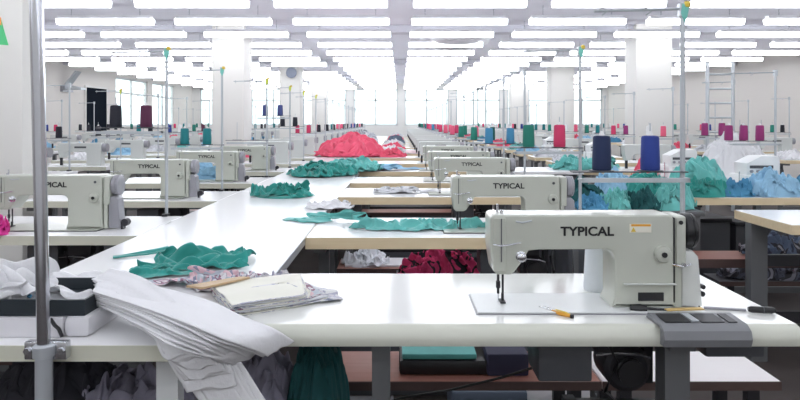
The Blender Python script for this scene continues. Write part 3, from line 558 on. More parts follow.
0,16,-14,0,2,16,3,2,-1,-11,5,15,15,11,-21,-24,0,17,5,-9,-10,0,9,-25,3,3,-5,23,10,6,12,11,-7,-2,
17,11,-1,-3,3,4,3,-5,8,-9,-10,7,17,18,-20,-20,-2,1,14,15,-4,-21,-4,-21,8,-2,-6,19,16,7,-4,6,15,12,
4,25,9,-5,-6,-1,4,9,7,-7,-23,-10,13,13,-19,-3,3,-17,18,38,5,-26,-34,-3,-3,-6,-6,19,17,16,-10,-11,19,27,
12,15,24,-5,-18,16,11,7,12,-15,-27,-22,-1,-1,2,-10,13,-21,23,48,16,-30,-44,-29,6,3,-10,20,13,25,-15,-7,21,37,
11,18,22,-7,-20,-3,9,24,21,-12,-30,-28,-11,1,-15,-5,15,-11,38,43,13,-29,-44,-35,9,-8,-1,20,11,22,7,-1,23,15,
15,18,16,-20,-23,-6,9,23,27,-6,-22,-31,-18,-7,-13,1,3,2,40,36,9,-23,-37,-37,4,3,-9,19,15,17,19,13,12,-15,
10,22,-2,-25,-30,-2,22,8,24,-3,-2,-26,-33,-11,-5,3,2,-7,37,35,-4,-19,-18,-21,-11,8,-4,3,21,14,22,25,3,-17,
17,3,-15,-26,-35,-3,20,27,22,8,-5,-14,-28,-27,1,5,4,-15,20,31,16,-31,-29,-1,-4,11,-2,-16,13,17,18,25,15,-9,
-12,-1,-13,-33,-27,4,26,26,28,17,2,-19,-27,-28,-2,7,0,-16,2,32,13,-16,-30,-16,16,6,-9,-16,3,8,18,22,17,14,
-18,-2,-1,-20,-27,2,23,20,27,19,8,-11,-24,-25,-3,6,-8,-20,5,17,6,2,-23,-25,9,4,-3,-14,4,9,-10,24,25,9,
-20,5,1,-10,-18,-12,13,17,21,11,8,-5,-8,-10,2,-3,-20,-16,4,14,9,3,-10,-20,-10,11,-13,-1,13,7,-16,2,28,10,
-26,12,2,-2,-7,-7,-2,10,12,9,1,-4,-3,-3,-1,-1,-5,-13,-5,8,0,12,-5,0,-12,-4,0,1,12,9,-13,-8,17,2,
-13,7,-3,2,3,2,1,10,4,3,-4,-8,-7,-2,-2,1,10,-13,5,4,-11,21,-8,-7,-3,-5,9,0,11,10,-3,-10,-4,-11,
10,-11,12,7,13,1,-12,-3,4,-3,-2,-8,-6,1,3,2,-5,10,-2,-3,-2,7,10,-8,-10,10,8,-1,1,12,-2,1,-4,-17,
15,-3,6,21,14,-7,-22,-20,2,-6,-6,1,2,2,-1,3,5,-10,8,10,-1,3,-1,1,7,9,3,2,-9,-1,4,4,5,-7,
11,11,-6,8,12,-14,-13,-14,-12,8,-4,-5,0,2,3,2,1,-2,6,20,8,5,2,2,3,6,7,-3,-11,-12,-7,18,1,-7,
0,4,7,-16,-9,-6,-6,14,-6,-2,11,-10,-5,-3,0,14,11,6,5,12,18,13,1,-3,-5,-5,4,5,-10,-20,-5,1,19,-21,
),
))
CL['d'] = (34, 34, (
(
130,-7,-15,-4,8,-15,-22,-24,-28,0,8,-11,0,2,2,-14,-6,-4,4,9,20,-2,4,4,15,11,11,7,-4,8,9,7,11,19,
5,-12,-7,-7,9,-17,-21,-28,-26,-7,9,1,-1,6,-9,-3,-5,0,2,3,15,7,3,6,12,9,-1,15,4,9,9,1,14,19,
-3,-1,-8,-6,1,-8,-18,-27,-26,-14,6,13,6,-1,-5,-9,-2,-5,5,5,3,9,10,8,12,0,-1,11,8,7,8,7,6,12,
-6,-4,-2,5,-2,-5,-18,-23,-24,-15,0,7,3,5,-8,-9,-5,12,6,2,4,4,8,11,9,4,0,6,10,5,7,9,5,1,
-8,-4,-5,8,10,2,-15,-30,-17,-15,-8,-4,6,2,-11,-3,4,8,7,5,10,5,6,9,5,8,5,1,6,8,7,5,7,-7,
-17,5,1,14,11,2,-17,-25,-12,-16,-10,-3,-2,1,0,-5,0,8,7,4,16,8,5,8,6,1,4,2,2,10,11,2,2,-1,
-27,16,15,16,10,-5,-16,-16,-3,-14,-10,-3,-2,0,-5,-2,4,5,5,7,14,8,8,10,5,5,0,-2,-3,12,5,10,2,-3,
-19,12,17,16,13,-2,-9,2,-1,-11,-10,-2,-4,-5,-5,0,2,11,5,3,11,11,9,8,9,3,-1,-10,-1,4,11,6,4,2,
-6,3,6,7,10,7,19,16,-3,-14,-2,-3,-7,-9,-1,-1,0,12,9,2,-1,14,13,11,9,1,-7,0,-3,1,4,1,3,7,
6,1,4,-5,3,15,24,17,8,-5,-13,-4,-10,1,-1,-1,-4,12,12,5,-5,5,9,12,13,1,3,0,-3,2,7,-4,0,6,
19,-6,-3,1,3,11,20,20,12,-11,-15,-10,-2,5,7,-6,-1,8,7,15,-6,-1,-3,13,12,0,9,11,-1,0,7,0,-10,5,
21,-5,-4,2,0,15,12,14,5,-4,-9,-10,-3,-1,6,1,1,3,4,5,4,0,-7,8,8,10,8,5,6,3,6,3,-6,3,
29,-1,-3,-3,4,8,-4,12,9,-2,-16,-11,1,1,7,-1,6,3,0,-5,-1,0,0,6,8,8,10,6,7,4,7,7,-1,-3,
28,9,1,-6,-4,-3,-11,-1,15,-1,-19,-7,5,2,1,4,3,5,-12,-3,2,3,-1,10,3,7,9,10,9,5,-8,8,-2,-10,
27,7,6,-9,-9,-11,-14,-9,8,5,-12,-5,5,1,5,0,2,3,-4,0,-4,1,4,0,7,0,17,9,10,-2,-1,-2,-4,-5,
24,-6,-1,5,-13,-18,-15,-7,-2,5,1,2,-4,3,9,-1,1,1,-2,-2,-6,1,5,1,5,-1,12,14,10,4,-4,1,-3,-10,
8,-4,-7,-1,-1,-24,-16,-3,-7,3,13,-7,4,-2,9,7,2,0,-5,-3,-5,0,-4,5,10,-1,7,12,13,-3,4,1,-3,-13,
6,-3,-6,-9,-5,-15,-20,0,-3,2,7,3,0,3,5,6,6,-4,-7,-2,1,-3,-4,4,5,8,8,8,-1,9,-6,10,-3,-17,
0,-1,-4,-6,-13,-14,-11,-6,4,4,6,0,4,7,4,5,4,-10,-5,-10,10,-3,-5,-1,9,9,10,4,5,5,-7,9,-7,-13,
7,-2,-8,-6,-10,-11,-7,-4,0,3,7,0,9,11,7,-3,3,-9,-9,-12,2,5,-5,-4,12,8,10,11,5,0,-1,-4,-3,-8,
2,-6,-4,-10,-1,-10,-8,7,-3,-2,5,5,11,2,13,-1,-7,-5,-8,-9,-3,1,3,-5,9,2,11,12,14,-1,-13,3,0,-6,
2,3,0,-9,-13,-5,-8,4,-2,4,5,3,12,4,6,1,-3,-9,-12,-3,-3,4,-3,-3,5,1,7,11,-1,-1,0,14,2,-8,
-3,4,7,5,-5,-10,-10,-7,4,2,3,5,10,5,0,-2,4,-11,-15,-3,0,4,3,-3,-2,2,2,9,-1,1,7,11,3,-5,
19,-4,5,11,13,-13,-15,-9,3,-1,-1,4,9,4,4,-6,-1,-17,-10,1,0,-3,4,7,0,-8,-7,7,8,7,8,6,1,-5,
12,3,7,-3,-1,10,-4,-8,-3,-3,-2,2,6,6,2,-6,-5,-19,-10,4,-4,-9,2,12,2,1,-11,5,8,2,-2,-1,8,-6,
16,2,5,6,-3,6,1,-9,-4,-8,1,2,2,6,3,-5,-14,-14,-10,-2,-9,-4,2,10,8,2,-8,-1,5,-1,-5,2,7,-1,
16,3,5,7,-2,-9,2,2,-3,-11,3,5,4,2,5,-14,-12,-14,-9,-4,-7,-8,-1,7,8,4,-1,-1,5,2,-14,-2,5,6,
20,-2,3,1,-8,-8,-1,-6,0,5,-7,12,14,7,-3,-15,-14,-17,-5,-4,-5,-7,-2,5,7,4,0,-4,-8,-2,2,-2,1,10,
19,-11,2,-3,-9,-8,-9,-4,2,5,-2,10,17,14,-5,-17,-12,-17,-4,-5,-4,-2,-1,0,6,2,3,-5,-10,-5,-1,7,-3,7,
10,-2,-9,-4,-6,-7,-3,-4,1,2,1,8,12,18,-2,-12,-17,-21,-9,-3,0,-5,2,3,-8,2,9,-11,0,-9,-13,16,9,-1,
17,-6,-10,-8,-13,-1,1,-2,-4,8,10,-2,16,17,-5,-14,-20,-20,-6,-1,-2,-5,-4,0,5,-2,3,-17,1,-5,-11,14,18,-12,
8,-7,-9,-10,-9,-1,0,-5,6,11,12,12,8,4,-12,-18,-19,-19,4,0,-3,-6,-7,5,-1,-3,-8,-5,-4,-6,-11,26,12,-15,
5,-6,-7,-10,-6,-1,-1,0,14,15,14,3,5,-6,-14,-19,-18,-12,6,0,-4,-7,-12,-3,5,-4,-3,-9,-3,0,-17,28,9,-15,
7,-12,-2,-9,-3,3,-3,6,13,22,4,7,-6,-8,-22,-14,-21,7,1,-3,-9,-11,-11,-5,-1,3,-5,-2,-6,-4,-7,12,14,-1,
),
(
121,1,-1,7,14,9,2,-1,0,0,15,10,18,3,15,7,18,17,10,12,-1,15,10,1,6,7,9,13,4,13,9,3,-14,-3,
10,-8,-1,9,7,7,-1,-2,1,15,14,9,9,11,9,18,14,8,13,17,6,2,5,9,-3,16,12,0,11,10,9,1,2,5,
4,0,3,6,4,-1,-5,-5,4,18,20,2,9,13,18,13,8,12,13,12,14,4,-2,1,6,12,4,8,7,7,9,12,9,8,
-23,9,9,12,12,4,-4,-5,-3,10,13,7,13,18,16,11,15,4,9,16,8,13,7,-8,13,-2,6,3,5,9,13,12,17,13,
-12,8,11,16,18,8,-2,-1,-4,7,1,9,16,19,14,20,17,12,-1,8,11,7,14,-3,-5,7,7,11,6,-1,8,17,20,16,
-8,5,15,10,20,14,1,-9,7,12,-3,6,13,19,20,18,19,15,2,4,5,7,10,9,-2,7,8,10,6,-1,-2,14,19,20,
4,0,6,10,16,10,-4,5,19,15,-8,17,6,16,15,20,16,19,12,-8,5,6,8,6,11,2,10,14,4,1,2,5,16,19,
1,9,1,5,8,6,2,16,20,12,-7,19,8,13,16,12,20,13,15,-9,0,8,11,10,7,9,10,5,14,8,-3,7,13,18,
3,11,10,8,10,7,-1,-3,18,6,6,19,12,15,13,7,12,15,14,-1,10,4,4,8,9,12,17,0,8,9,9,7,11,13,
4,9,11,10,14,12,-9,3,9,9,7,19,12,11,15,8,3,14,12,7,12,14,8,-3,7,10,13,11,4,6,4,10,8,16,
-1,5,14,13,10,4,16,1,3,6,13,16,14,11,11,-4,-1,13,13,11,16,18,16,8,-4,9,9,3,5,6,3,12,5,14,
-2,9,9,7,5,10,13,13,14,7,5,13,7,4,11,-5,3,16,6,13,18,15,17,10,10,4,2,-3,3,7,8,9,10,11,
-1,12,5,-3,12,11,8,12,13,12,9,5,4,9,10,-5,5,15,7,8,15,15,15,12,7,4,6,-3,3,11,9,5,16,10,
3,5,7,-5,12,7,9,15,8,12,3,7,7,14,2,-1,7,13,0,8,16,12,14,15,8,6,2,9,12,0,1,6,9,13,
-10,3,4,5,16,14,5,2,13,7,2,9,14,9,7,-5,4,11,6,7,15,11,14,10,13,10,-2,8,11,-4,1,7,11,15,
-7,-13,6,15,24,20,8,-2,1,8,9,12,5,9,6,3,4,12,-2,9,15,10,12,18,14,17,4,0,0,6,4,5,10,10,
-14,-2,6,18,26,15,4,2,-4,12,12,11,2,3,11,9,4,12,1,6,16,9,13,16,13,17,14,5,-3,6,7,5,9,1,
-2,2,9,18,21,14,-5,6,6,5,15,13,5,-5,9,10,9,4,11,9,12,6,11,15,16,14,13,6,13,3,11,5,6,6,
10,3,10,10,13,17,1,-4,12,11,15,11,5,1,3,7,5,3,14,13,4,11,6,13,17,11,9,11,9,13,18,7,5,15,
14,2,9,7,5,13,16,-6,2,14,16,1,11,-1,4,-1,10,11,13,13,10,4,9,11,14,7,4,14,-3,19,30,16,6,17,
26,3,7,2,-5,4,11,11,-2,8,9,15,-9,-6,7,13,16,10,7,14,14,5,10,-2,18,11,8,-7,4,17,28,22,17,18,
12,7,10,5,-4,-10,-7,4,8,19,6,21,-12,-15,7,14,22,16,7,10,8,12,7,5,10,11,2,1,9,12,23,18,21,19,
1,8,3,4,7,-5,-18,-1,14,16,17,18,-11,-12,6,12,22,15,8,10,9,13,8,4,0,7,9,-1,13,15,18,15,18,17,
-11,2,11,11,6,2,-17,8,14,11,16,13,-9,-5,-1,10,19,5,15,16,11,2,12,10,0,-5,6,9,12,13,12,12,18,18,
-18,10,10,2,6,8,-1,14,15,11,13,8,-2,-10,4,11,10,10,13,17,6,6,6,-4,3,2,-1,10,12,12,12,16,13,19,
-6,6,4,8,4,12,11,14,14,11,12,8,9,-1,0,5,2,7,17,4,1,8,6,-4,3,2,-3,12,12,13,6,17,14,19,
-20,11,6,10,15,9,10,17,17,10,8,11,15,16,2,3,-7,4,5,2,-6,3,9,-1,-3,3,4,15,18,7,-5,17,18,17,
-24,13,10,17,14,12,17,16,18,15,11,10,16,20,12,-3,-5,3,-6,-8,1,-10,6,5,0,9,11,23,21,5,-8,-12,16,17,
-29,22,22,18,15,15,16,17,18,16,15,14,20,16,6,7,2,1,-12,-8,-15,-5,5,5,11,10,14,26,22,3,-15,-7,-7,5,
-25,38,34,23,14,13,13,15,18,18,16,16,11,16,15,9,8,5,-18,-22,-12,-3,7,11,7,12,15,25,17,-3,6,-13,-18,-16,
6,38,34,27,11,13,12,13,17,18,15,10,16,16,19,9,10,8,-25,-27,-4,1,10,12,-12,6,26,24,23,1,11,-17,-21,-8,
24,28,28,22,13,14,14,12,18,20,19,9,13,15,14,9,19,-2,-33,-25,3,7,8,8,-9,9,24,28,17,12,5,-19,-17,-3,
16,23,23,19,16,16,13,16,17,23,16,15,10,10,14,21,2,-19,-24,-21,8,16,10,6,3,8,19,24,17,11,5,-18,-15,-2,
10,18,21,18,16,18,18,12,23,22,22,7,11,14,14,19,-10,-24,-25,-8,13,15,14,8,10,12,15,16,8,13,9,-19,-11,-13,
),
(
30,-25,4,-6,-1,10,16,28,14,-2,1,4,2,-14,3,6,8,10,1,-12,-10,-5,6,-8,1,6,3,-6,-13,-5,-14,-18,-12,9,
-9,-9,-2,4,-6,6,15,23,22,2,5,-14,2,-6,-9,8,11,16,6,-5,-11,-9,-1,0,-9,-3,-2,7,-8,-9,-3,-14,-14,-13,
6,-5,-2,5,-10,1,16,22,23,10,2,-17,-12,-6,-1,5,13,5,6,7,-3,-5,-4,-4,-8,-10,-11,0,-8,-3,1,-1,-16,-16,
9,-7,0,0,-10,-9,12,27,26,19,-10,-25,-14,-10,-1,10,10,3,12,9,13,1,-8,-3,-9,-16,-8,-8,-7,-6,-4,12,-10,-17,
24,-7,-9,-7,-9,-13,9,16,31,16,-15,-24,-19,-17,1,9,12,9,8,19,16,10,-3,-4,-14,-11,-9,-1,-10,-14,-9,6,0,-9,
11,-1,-9,-13,-12,-6,2,12,27,8,-15,-23,-22,-17,7,9,7,5,13,20,18,11,7,-4,-9,-7,-3,-6,-17,-15,-11,-7,-2,-2,
5,4,-2,-11,-11,-4,-5,10,12,-3,-15,-15,-21,-9,11,12,-2,-1,14,20,14,12,8,8,-2,-13,-7,-3,-15,-16,-13,-7,-10,-8,
21,-9,4,1,0,-7,-12,-7,-8,-9,-17,-6,-17,2,8,17,0,-8,8,16,15,9,6,8,10,-7,-17,-9,-2,-11,-7,-11,-9,-11,
23,-12,-5,3,0,-11,-6,-21,-13,-13,-18,-4,-12,-4,14,16,4,0,-2,14,7,8,5,5,13,5,-10,-18,-2,5,-5,-13,-10,-9,
15,-6,-4,3,-2,-7,-8,-27,-24,-16,-8,-6,-9,-10,4,17,19,-2,-5,7,-5,9,9,-4,12,7,-1,-11,-10,3,7,-9,-11,-7,
2,9,2,1,-11,-11,-7,-20,-20,-15,-7,-9,-12,-13,-4,20,20,-6,3,-3,1,-6,0,6,-3,9,1,2,-10,-5,7,-4,-16,-9,
6,7,-2,-9,-11,-5,-6,-7,-17,-23,-23,-3,-15,-12,11,21,15,2,-14,-10,-3,0,-5,1,4,2,3,8,0,-9,-1,2,-8,0,
-7,2,-9,-13,-2,1,-14,-5,-12,-22,-21,-15,-9,-5,9,24,16,0,-16,-10,-8,-7,0,3,3,5,2,8,7,1,3,-4,4,-5,
-28,4,-7,-11,4,4,-13,-11,-9,-20,-19,-14,-7,-6,16,19,10,-2,-11,-15,-9,5,-11,6,15,7,-1,-1,7,14,11,7,3,-1,
-15,-7,-4,-7,12,10,-14,-14,-13,-16,-18,-15,-3,9,9,12,14,-5,-15,-12,2,-8,-6,9,7,0,12,7,6,6,15,14,12,7,
-4,-14,-9,6,14,6,-15,-15,-14,-12,-17,-10,10,6,5,11,13,-4,-22,-14,-7,7,-8,0,6,1,8,10,9,11,13,13,16,7,
-11,-18,-7,12,18,1,-12,-16,-16,-14,-7,-3,10,13,6,1,9,-5,-21,-21,-7,13,3,1,-3,-9,7,10,9,13,11,17,15,-4,
-9,-17,0,8,14,0,-10,-15,-14,-18,-13,13,14,13,13,0,-3,-13,-13,-15,-8,8,3,-3,-8,2,1,6,5,16,13,18,11,-5,
-3,-9,-4,8,7,1,-14,-16,-10,-12,-12,14,15,14,15,6,-15,-18,-15,0,-7,0,-1,-5,5,-4,-3,-2,1,8,20,22,6,2,
0,-7,5,-5,-1,-1,-9,-17,-16,-1,0,23,17,7,10,8,-12,-28,-17,8,-6,-10,-8,5,11,-8,-4,1,-8,7,12,18,7,9,
2,-8,1,5,-14,-6,-11,-11,-16,-5,20,20,19,17,8,4,-11,-31,-19,2,-5,-16,-6,11,3,11,-5,-14,0,6,11,8,2,11,
-19,5,3,-5,-8,-8,-10,-10,-6,-6,21,18,17,8,10,5,-6,-25,-24,0,-6,-9,5,11,6,10,-2,-9,-3,5,10,-1,-2,-5,
-12,-3,4,2,-8,-7,-2,-15,2,0,7,16,16,10,12,-2,-5,-20,-22,-5,8,-2,-1,12,12,9,6,-1,1,4,2,-7,-12,-17,
-11,-7,-2,6,4,-10,-9,-6,5,4,-1,13,15,13,13,-5,-10,-20,-11,-4,4,13,3,6,12,9,11,8,5,-1,-11,-16,-17,-18,
-8,-1,-4,8,12,-12,-16,-2,5,6,-6,9,16,7,14,4,-19,-21,-9,7,11,12,7,-5,9,8,15,8,4,-7,-14,-13,-19,-11,
12,5,-8,-6,12,-5,-10,-4,3,4,-5,-5,6,7,14,4,-14,-19,1,14,11,13,3,-5,3,12,8,7,-4,-5,-12,-13,-16,-13,
-9,9,6,-9,8,5,-1,-4,-6,1,-7,-8,-5,-3,13,4,-10,-10,10,13,10,14,12,-3,-5,6,12,9,-11,-12,-6,-16,-16,-16,
-19,19,15,8,7,6,5,-5,-7,-7,-3,-10,-13,-14,5,1,-6,2,15,13,13,6,14,9,-5,0,8,5,-5,-14,-17,-13,-13,-14,
1,12,14,20,11,9,5,-1,-7,-5,-5,-11,-16,-21,13,0,-16,3,13,14,11,12,6,8,3,-3,2,5,-7,-9,-13,-14,-16,-17,
0,7,1,20,16,11,11,5,-2,-4,-5,-11,-24,-13,14,-4,-13,-2,15,13,17,17,2,-12,-7,-1,10,2,-5,-10,-6,-20,-1,-9,
2,1,9,7,9,9,10,6,-5,-6,-4,-13,-14,12,-2,-5,6,-7,8,11,26,18,-2,-19,-6,-8,0,4,-4,-7,-8,-11,2,-12,
-1,18,7,8,3,-8,0,3,-2,-12,-9,10,-4,-2,-4,-3,11,11,2,15,25,14,-8,-19,-13,-10,-1,14,-18,2,-17,1,-5,-9,
-1,19,15,9,0,-10,-12,1,7,-11,-16,3,8,-3,-7,6,17,16,-1,18,17,9,-10,-15,-12,-6,-3,0,-3,-5,-11,-3,-13,-2,
-3,9,14,8,0,-2,2,-14,1,1,-5,-9,-1,11,5,11,21,-7,4,13,9,5,0,-11,-6,-4,-8,-8,12,-4,-18,-17,-7,5,
),
))
CL['e'] = (36, 15, (
(
70,-10,-8,0,-4,-8,-3,4,4,2,-1,-4,-6,-6,-11,
1,-16,-7,-3,-6,-11,-3,4,2,1,-1,-5,-4,-2,-2,
-5,-18,-12,-8,-9,-9,1,6,3,4,-3,-2,3,5,3,
-7,-15,-14,-12,-9,-9,6,5,6,8,-1,2,7,6,5,
-1,-9,-9,-6,-8,-9,-4,6,12,5,0,1,9,7,6,
11,-6,-3,-2,-4,-7,-3,5,8,1,-3,1,8,6,4,
12,-2,-2,0,0,0,-1,2,0,1,-2,1,2,-4,-8,
14,-2,-5,-1,4,5,-3,0,0,0,-1,-2,-8,-7,-4,
16,-9,-6,-1,6,2,1,1,1,-2,-6,-12,-3,0,-2,
10,-9,-7,-2,1,7,3,0,-2,-4,-13,-10,-4,5,6,
13,-10,-7,-6,-2,3,-2,1,0,-2,-12,-8,-2,5,5,
22,-13,-13,-8,-4,-2,1,1,-1,-6,-13,1,5,4,-1,
24,-17,-19,-9,-6,-3,-5,-1,0,-11,-4,8,5,-1,0,
7,-15,-17,-8,-4,-3,-6,-9,-5,-4,-3,6,8,-2,4,
10,-16,-16,-7,-4,-4,0,-8,-5,-4,-2,5,4,-3,6,
6,-12,-14,-6,-6,-1,-1,-6,-3,-3,-2,3,-2,2,9,
-8,-5,0,-4,-7,-5,-8,1,-4,0,1,0,3,10,10,
13,3,3,-6,-11,-18,-1,-7,0,8,6,3,8,10,-1,
16,4,2,-8,-15,-15,-12,-3,8,12,7,5,10,9,-4,
17,-8,-2,-12,-11,-12,-10,1,10,13,7,7,9,8,-3,
10,-9,-10,-13,-12,-8,-2,5,10,9,8,6,5,4,4,
8,-9,-12,-12,-9,-4,1,7,5,6,6,1,4,5,-1,
9,-10,-12,-9,-5,-2,-1,3,4,6,4,0,3,6,6,
-2,-3,-9,-8,-6,-2,0,3,5,6,4,-1,1,3,4,
0,-3,-1,-3,-8,-4,2,3,6,5,4,2,3,1,2,
6,-7,9,0,-6,-6,3,4,5,2,2,4,3,3,2,
5,5,7,5,-2,-6,1,1,1,2,1,2,4,2,3,
19,13,10,4,-3,-6,-4,-4,0,0,-3,2,3,3,3,
16,18,11,3,-3,-7,-9,-3,-2,-3,-4,1,3,4,3,
7,20,12,5,-2,-10,-7,0,-4,-6,-3,1,2,4,6,
9,12,10,10,-4,0,-3,-6,-7,-9,3,-2,3,6,4,
15,7,1,3,10,2,2,-12,-11,-8,6,-3,3,3,8,
8,3,5,2,9,7,-1,-7,-12,-6,-1,-1,3,2,5,
3,-2,0,11,13,12,-2,-3,-8,-10,-8,3,3,6,-1,
-5,-4,2,15,17,14,-7,-6,-4,-5,-4,2,8,4,-2,
-10,4,-2,18,26,15,-7,-5,-3,-3,-3,-5,7,6,5,
),
(
16,24,20,20,21,21,17,22,24,26,23,21,16,14,-10,
-16,30,27,22,22,20,15,19,25,26,24,17,15,17,18,
7,26,27,23,22,19,10,16,23,25,22,17,19,20,18,
29,16,19,18,19,18,12,8,21,24,20,16,21,18,17,
11,19,11,15,15,9,11,17,19,22,21,11,23,17,12,
2,19,19,13,13,13,11,7,16,18,22,12,22,18,9,
6,18,16,15,11,8,3,11,15,21,21,17,17,5,5,
0,24,7,10,9,7,-4,18,20,21,23,17,6,7,11,
8,1,6,12,7,7,9,20,22,24,19,7,14,14,11,
4,-9,0,9,13,7,19,24,25,26,6,18,20,19,11,
7,-8,-6,-1,10,16,22,26,29,29,11,22,27,28,20,
9,-10,-9,-4,7,19,25,29,32,31,13,34,35,26,17,
0,-5,-15,0,12,20,25,31,34,18,31,41,41,24,0,
-18,13,-15,7,15,23,27,30,34,19,33,40,38,27,-6,
16,-10,7,8,17,26,24,28,30,30,32,37,32,26,-7,
20,-4,3,8,22,27,24,23,27,30,31,32,24,26,-7,
30,2,-10,4,22,37,26,15,25,24,27,25,23,29,-5,
30,-15,-13,5,25,31,32,20,19,23,21,24,21,24,13,
19,-17,-11,8,22,30,27,16,18,24,17,23,27,23,9,
2,8,-4,10,20,22,9,8,25,23,18,18,23,19,12,
3,15,7,13,10,14,3,19,27,24,18,18,16,9,7,
11,11,8,9,11,19,17,15,20,21,20,11,10,5,-4,
5,11,8,11,14,20,20,13,9,14,12,19,5,-8,12,
-15,18,14,13,14,18,14,10,9,14,16,6,6,6,13,
-17,12,21,20,8,14,16,9,13,17,20,11,7,2,12,
-4,4,15,17,15,5,18,12,16,19,22,11,9,10,15,
22,-25,-11,15,23,5,22,14,13,23,26,17,13,16,15,
0,-36,-20,13,20,25,17,15,15,20,29,21,17,18,19,
3,-39,-21,12,21,24,24,13,13,24,29,17,20,20,21,
8,-25,-11,7,19,13,12,21,19,23,23,15,20,22,19,
20,-8,0,3,7,-1,-4,30,29,22,10,19,17,18,23,
20,-5,17,6,-13,-35,16,31,35,25,5,19,15,19,13,
15,1,14,8,-22,-37,20,26,34,22,17,15,14,19,16,
6,16,12,-5,-24,-35,19,25,31,29,21,10,20,18,4,
13,3,12,1,-22,-31,15,19,29,34,25,7,11,17,-2,
-22,11,14,2,-5,-25,1,23,28,34,26,11,-3,-1,11,
),
(
11,40,9,-7,-12,-2,1,2,4,2,-14,-2,-4,12,16,
6,20,4,-7,-1,13,18,5,-2,-11,-8,-16,-6,0,1,
-11,11,8,5,12,10,5,-7,1,-1,-14,-16,-14,-5,-1,
15,-19,8,11,10,6,-1,-1,-6,-9,12,-26,-2,-2,-2,
-18,2,8,-9,-2,24,-22,8,-2,9,11,-26,0,8,-12,
9,14,-4,-14,-7,10,7,-3,8,16,-10,-26,0,0,18,
-12,22,-13,2,0,17,13,-2,14,-6,-25,-17,5,13,8,
1,18,4,1,4,23,22,1,-22,-24,-9,10,10,7,-3,
3,37,17,2,-6,25,20,-19,-31,-14,21,13,-1,-13,-17,
18,36,19,4,7,2,10,-8,-15,-2,30,10,-22,-33,-30,
-9,29,32,29,22,4,7,6,-5,-16,-5,-11,-26,-47,-29,
-9,9,37,46,32,6,7,9,-4,-30,-50,-18,-19,-13,14,
8,-11,22,40,15,-1,-2,13,0,-26,-16,-27,-13,19,32,
-7,21,9,-2,-13,-11,-5,6,5,38,3,-29,-7,21,29,
17,8,19,-6,-3,-4,-8,3,10,19,-22,-23,20,3,30,
18,-16,17,8,-11,-29,21,24,-5,-14,-17,-6,7,6,40,
-30,16,19,12,-24,-29,10,22,-3,-23,16,-8,-6,18,40,
-2,19,22,21,-23,4,-27,15,-11,-26,23,-5,-3,31,-18,
3,16,22,20,8,-24,14,-25,-34,-7,19,0,-8,13,-16,
-11,26,20,9,17,-14,-9,-34,0,-1,-6,1,10,9,-1,
13,8,8,9,17,-15,-23,-13,12,26,8,9,18,-2,-23,
23,-10,-6,17,8,-3,0,-11,-2,19,31,33,12,-12,-37,
-7,3,-12,7,29,24,10,-28,-28,1,40,21,-7,1,-16,
-4,-8,-6,4,28,29,16,-37,-30,-4,24,28,-16,-18,-14,
11,-23,-12,10,30,35,4,-39,-13,6,12,12,-17,-28,-12,
23,-16,-19,-15,16,39,-3,-23,-1,-9,8,2,-22,-6,-9,
-3,-3,-35,-8,-7,34,-4,-6,-23,-3,6,3,4,7,-19,
-11,4,-27,-17,12,-12,22,-18,6,-9,13,2,-6,5,-13,
-7,6,-8,-12,-13,7,17,-9,-23,8,-2,20,-9,1,-7,
41,-16,-3,-8,-14,17,-13,-11,-21,-5,0,13,-13,4,8,
14,20,0,-11,-23,-37,-27,2,17,-3,-26,6,4,-12,-1,
-25,-12,8,25,-24,-15,-37,-13,22,17,-31,4,28,-8,-26,
-30,-19,8,37,31,-28,-47,-18,1,33,-21,-8,24,5,-23,
1,-1,-1,21,24,-11,-52,-16,-2,18,10,-26,3,7,7,
28,-12,15,17,3,2,-48,-21,0,13,4,-29,-11,7,33,
11,16,9,10,2,-33,-46,-4,3,3,12,-1,-12,0,-30,
),
))
